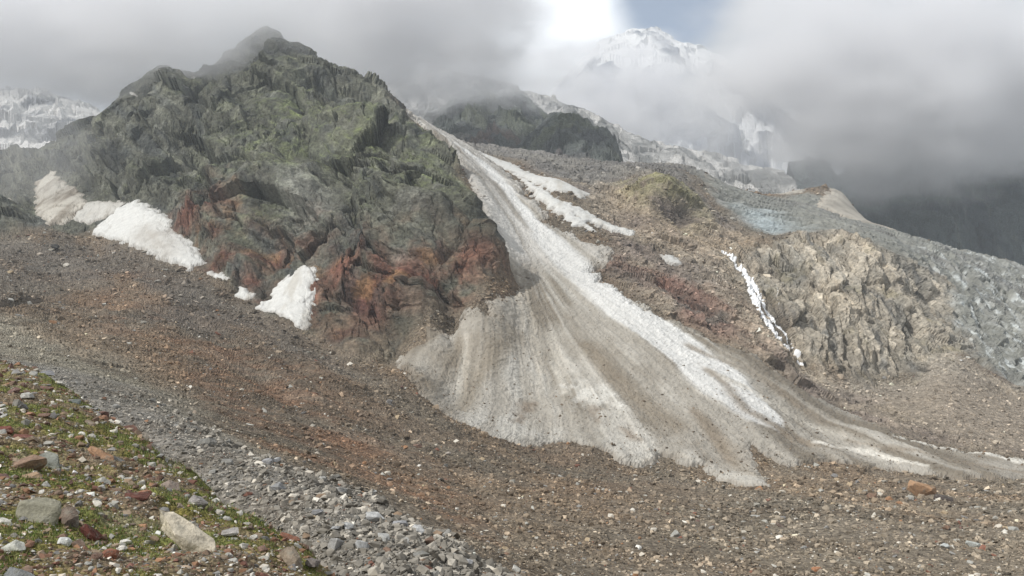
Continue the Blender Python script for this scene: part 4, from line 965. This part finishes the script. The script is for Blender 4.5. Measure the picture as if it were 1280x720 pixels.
# ------------------------------------------------------------------ grass
M_GRASS, nt_, out_ = nodes_of('grass_blade')
b_ = nt_.nodes.new('ShaderNodeBsdfPrincipled'); b_.inputs['Roughness'].default_value = 0.7; b_.inputs['Specular IOR Level'].default_value = 0.15
at_ = nt_.nodes.new('ShaderNodeAttribute'); at_.attribute_name = 'tint'
nt_.links.new(at_.outputs['Color'], b_.inputs['Base Color']); nt_.links.new(b_.outputs[0], out_.inputs['Surface'])
gm = on_g & (grassy > 0.25)
nb = 52000
i, j = pick(gm, GG, nb, r); P = GG[i, j] + np.stack([r.normal(0, .012, nb) * GG[i, j, 1] / 8, r.normal(0, .02, nb) * GG[i, j, 1] / 8, np.zeros(nb)], -1)
hgt = r.uniform(.012, .042, nb) * np.clip(P[:, 1] / 10, 0.8, 2.2); ang = r.uniform(0, 2 * np.pi, nb); wd = hgt * r.uniform(.10, .2, nb); ln = hgt * r.uniform(.1, .8, nb)
dx, dy = np.cos(ang), np.sin(ang)
v0 = P + np.stack([-dy * wd, dx * wd, -.005 * np.ones(nb)], -1); v1 = P + np.stack([dy * wd, -dx * wd, -.005 * np.ones(nb)], -1)
v2 = P + np.stack([dx * ln, dy * ln, hgt], -1)
co_ = np.stack([v0, v1, v2], 1).reshape(-1, 3); fc_ = np.arange(nb * 3).reshape(-1, 3)
gpal = np.array([lin(p, 1.15) for p in [(94, 110, 52), (112, 116, 64), (84, 104, 48), (126, 120, 76), (138, 128, 88), (74, 98, 48), (100, 114, 54)]])
gc_ = gpal[np.clip((r.integers(0, 7, nb) * 0.6 + 4 * (pn(P[:, 0] / 1.5, P[:, 1] / 1.5, 600) * .5 + .5)), 0, 6).astype(int)] * np.exp(r.normal(0, .2, nb))[:, None]
tag(mesh_np('grass', co_, fc_, np.repeat(np.clip(gc_, 0, .5), 3, 0), M_GRASS), 'short alpine grass between the stones of the slope', 'grass', kind='stuff')

# ------------------------------------------------------------------ clouds hanging on the mountains
def cloud_material(name, dens, scale, amp, gain, aniso=0.1, alb=0.985, seed=0.0):
    m, nt, out = nodes_of(name); N = nt.nodes; L = nt.links
    tc = N.new('ShaderNodeTexCoord'); oi = N.new('ShaderNodeObjectInfo')
    le = N.new('ShaderNodeVectorMath'); le.operation = 'LENGTH'; L.new(tc.outputs['Object'], le.inputs[0])
    ad = N.new('ShaderNodeVectorMath'); ad.operation = 'ADD'; ad.inputs[1].default_value = (seed, seed * .7, seed * 1.3); L.new(tc.outputs['Object'], ad.inputs[0])
    n = N.new('ShaderNodeTexNoise'); n.inputs['Scale'].default_value = scale; n.inputs['Detail'].default_value = 6; n.inputs['Roughness'].default_value = 0.6
    L.new(ad.outputs[0], n.inputs['Vector'])
    def math_(op, a, b, clamp=False):
        k = N.new('ShaderNodeMath'); k.operation = op; k.use_clamp = clamp
        for s_, v_ in ((0, a), (1, b)):
            if isinstance(v_, (int, float)): k.inputs[s_].default_value = v_
            else: L.new(v_, k.inputs[s_])
        return k.outputs[0]
    edge = math_('SUBTRACT', 1.0, le.outputs['Value'])
    nn = math_('MULTIPLY', math_('SUBTRACT', n.outputs['Fac'], 0.5), amp)
    body = math_('MULTIPLY', math_('ADD', edge, nn), gain, True)
    rim = math_('MULTIPLY', edge, 5.0, True)
    de = math_('MULTIPLY', math_('MULTIPLY', math_('MULTIPLY', body, body), rim), dens)
    v = N.new('ShaderNodeVolumePrincipled'); v.inputs['Color'].default_value = (alb, alb, alb * 1.01, 1); v.inputs['Anisotropy'].default_value = aniso
    L.new(de, v.inputs['Density']); L.new(v.outputs[0], out.inputs['Volume'])
    return m

def cloud(px, py, d, rx, rz, ry, dens, label, scale=1.6, amp=1.3, gain=2.2, seed=0.0, alb=0.985):
    bm = bmesh.new(); bmesh.ops.create_icosphere(bm, subdivisions=4, radius=1.0)
    me = bpy.data.meshes.new('cloud'); bm.to_mesh(me); bm.free()
    me.materials.append(cloud_material('cloud', dens, scale, amp, gain, seed=seed, alb=alb))
    o = bpy.data.objects.new('cloud', me); COL.objects.link(o)
    u, v = uv(px, py); o.location = (u * d, d, v * d); o.scale = (rx / F * d, ry, rz / F * d)
    return tag(o, label, 'cloud', 'clouds hanging on the mountains')
cloud(5, 30, 670, 350, 150, 90, .032, 'dark grey cloud covering the left shoulder of the rocky mountain', 2.0, 2.2, 1.7, 1.3)
cloud(235, 34, 600, 250, 108, 55, .026, 'thin grey mist veiling the summit of the rocky mountain', 2.4, 2.4, 1.6, 3.3)
cloud(480, 15, 800, 240, 145, 110, .032, 'grey cloud hanging behind the summit of the rocky mountain', 2.2, 2.4, 1.7, 4.1)
cloud(590, 95, 1000, 190, 70, 60, .022, 'pale ragged mist over the misty rock crest', 2.6, 2.6, 1.6, 7.7)
cloud(785, 135, 1500, 175, 105, 120, .026, 'thin white cloud drifting across the snowy far peak', 2.8, 2.6, 1.7, 9.2)
cloud(1105, 100, 940, 310, 178, 150, .032, 'huge pale grey cloud bank over the glacier', 2.2, 2.0, 1.8, 12.5)
cloud(1340, 105, 1000, 240, 150, 150, .025, 'blue grey cloud on the dark rock wall', 2.0, 1.8, 1.8, 15.1)
cloud(30, 190, 500, 130, 85, 40, .005, 'faint bluish mist on the lower left slope of the mountain', seed=18.0)

# ------------------------------------------------------------------ air, sky, sun, camera
bm = bmesh.new(); bmesh.ops.create_cube(bm, size=1.0); me = bpy.data.meshes.new('haze'); bm.to_mesh(me); bm.free()
hz = bpy.data.objects.new('haze', me); COL.objects.link(hz); hz.scale = (7000, 4400, 1500); hz.location = (0, 1900, 680)
m, nt, out = nodes_of('haze'); v = nt.nodes.new('ShaderNodeVolumePrincipled'); v.inputs['Density'].default_value = 0.00016; v.inputs['Color'].default_value = (0.86, 0.93, 1.0, 1)
nt.links.new(v.outputs[0], out.inputs['Volume']); me.materials.append(m)
tag(hz, 'thin pale haze filling the valley air', 'haze', kind='stuff')

w = bpy.data.worlds.new('World'); scene.world = w; w.use_nodes = True
nt = w.node_tree; N = nt.nodes; L = nt.links
bg = N['Background']; bg.inputs['Strength'].default_value = 0.1
sky = N.new('ShaderNodeTexSky'); sky.sky_type = 'NISHITA'; sky.sun_disc = False
SUN = Vector((-0.64, -0.34, 0.74)).normalized()
sky.sun_elevation = math.asin(SUN.z); sky.sun_rotation = math.atan2(SUN.x, SUN.y)
sky.altitude = 1800
tc = N.new('ShaderNodeTexCoord')
def wmath(op, a, b=0.0, clamp=False):
    k = N.new('ShaderNodeMath'); k.operation = op; k.use_clamp = clamp
    for s_, v_ in ((0, a), (1, b)):
        if isinstance(v_, (int, float)): k.inputs[s_].default_value = v_
        else: L.new(v_, k.inputs[s_])
    return k.outputs[0]
def around(px, py, r0, r1, warp=0.12, warped=True):
    """1 near a place in the sky, falling to 0 between the angles r1 and r0, with a ragged edge"""
    u, v_ = uv(px, py); d = Vector((u, 1, v_)).normalized()
    k = N.new('ShaderNodeVectorMath'); k.operation = 'DISTANCE'; L.new(tc.outputs['Generated'], k.inputs[0]); k.inputs[1].default_value = d
    dist = k.outputs['Value']
    if warped: dist = wmath('ADD', dist, wmath('MULTIPLY', wmath('SUBTRACT', nz.outputs['Fac'], 0.5), warp))
    r = N.new('ShaderNodeMapRange'); r.interpolation_type = 'SMOOTHSTEP'; r.inputs['From Min'].default_value = r0; r.inputs['From Max'].default_value = r1
    r.inputs['To Min'].default_value = 1; r.inputs['To Max'].default_value = 0; L.new(dist, r.inputs['Value']); return r.outputs[0]
nz = N.new('ShaderNodeTexNoise'); nz.inputs['Scale'].default_value = 7; nz.inputs['Detail'].default_value = 6; nz.inputs['Roughness'].default_value = 0.55; L.new(tc.outputs['Generated'], nz.inputs['Vector'])
nb_ = N.new('ShaderNodeTexNoise'); nb_.inputs['Scale'].default_value = 2.2; nb_.inputs['Detail'].default_value = 5; L.new(tc.outputs['Generated'], nb_.inputs['Vector'])
bright = wmath('ADD', wmath('MULTIPLY', nb_.outputs['Fac'], 3.0), 3.5)
bright = wmath('ADD', bright, wmath('MULTIPLY', around(720, 10, .02, .15, .12), 10.0))
bright = wmath('ADD', bright, wmath('MULTIPLY', around(-10, 10, .0, .10, .08), 7.0))
cc = N.new('ShaderNodeVectorMath'); cc.operation = 'SCALE'; cc.inputs[0].default_value = (0.97, 0.99, 1.02); L.new(bright, cc.inputs['Scale'])
gap = around(842, -4, .045, .085, .06)
mx = N.new('ShaderNodeMix'); mx.data_type = 'RGBA'; L.new(gap, mx.inputs['Factor']); L.new(cc.outputs[0], mx.inputs['A']); L.new(sky.outputs[0], mx.inputs['B'])
L.new(mx.outputs['Result'], bg.inputs['Color'])
sl = bpy.data.lights.new('sun', 'SUN'); sl.energy = 4.2; sl.angle = math.radians(1.5); sl.color = (1.0, 0.98, 0.95)
so = bpy.data.objects.new('sun', sl); COL.objects.link(so); so.rotation_euler = SUN.to_track_quat('Z', 'Y').to_euler()
cam = bpy.data.cameras.new('camera'); co = bpy.data.objects.new('camera', cam); COL.objects.link(co)
cam.sensor_width = 36; cam.lens = 36 * F / 1280; cam.clip_start = 0.1; cam.clip_end = 12000
co.rotation_euler = (math.pi / 2, 0, 0); scene.camera = co
scene.view_settings.view_transform = 'Standard'; scene.view_settings.look = 'None'; scene.view_settings.exposure = 0.05; scene.view_settings.gamma = 1
scene.cycles.use_denoising = True
scene.cycles.volume_bounces = 6; scene.cycles.max_bounces = 8; scene.cycles.diffuse_bounces = 2
scene.cycles.volume_step_rate = 1.0; scene.cycles.volume_max_steps = 64
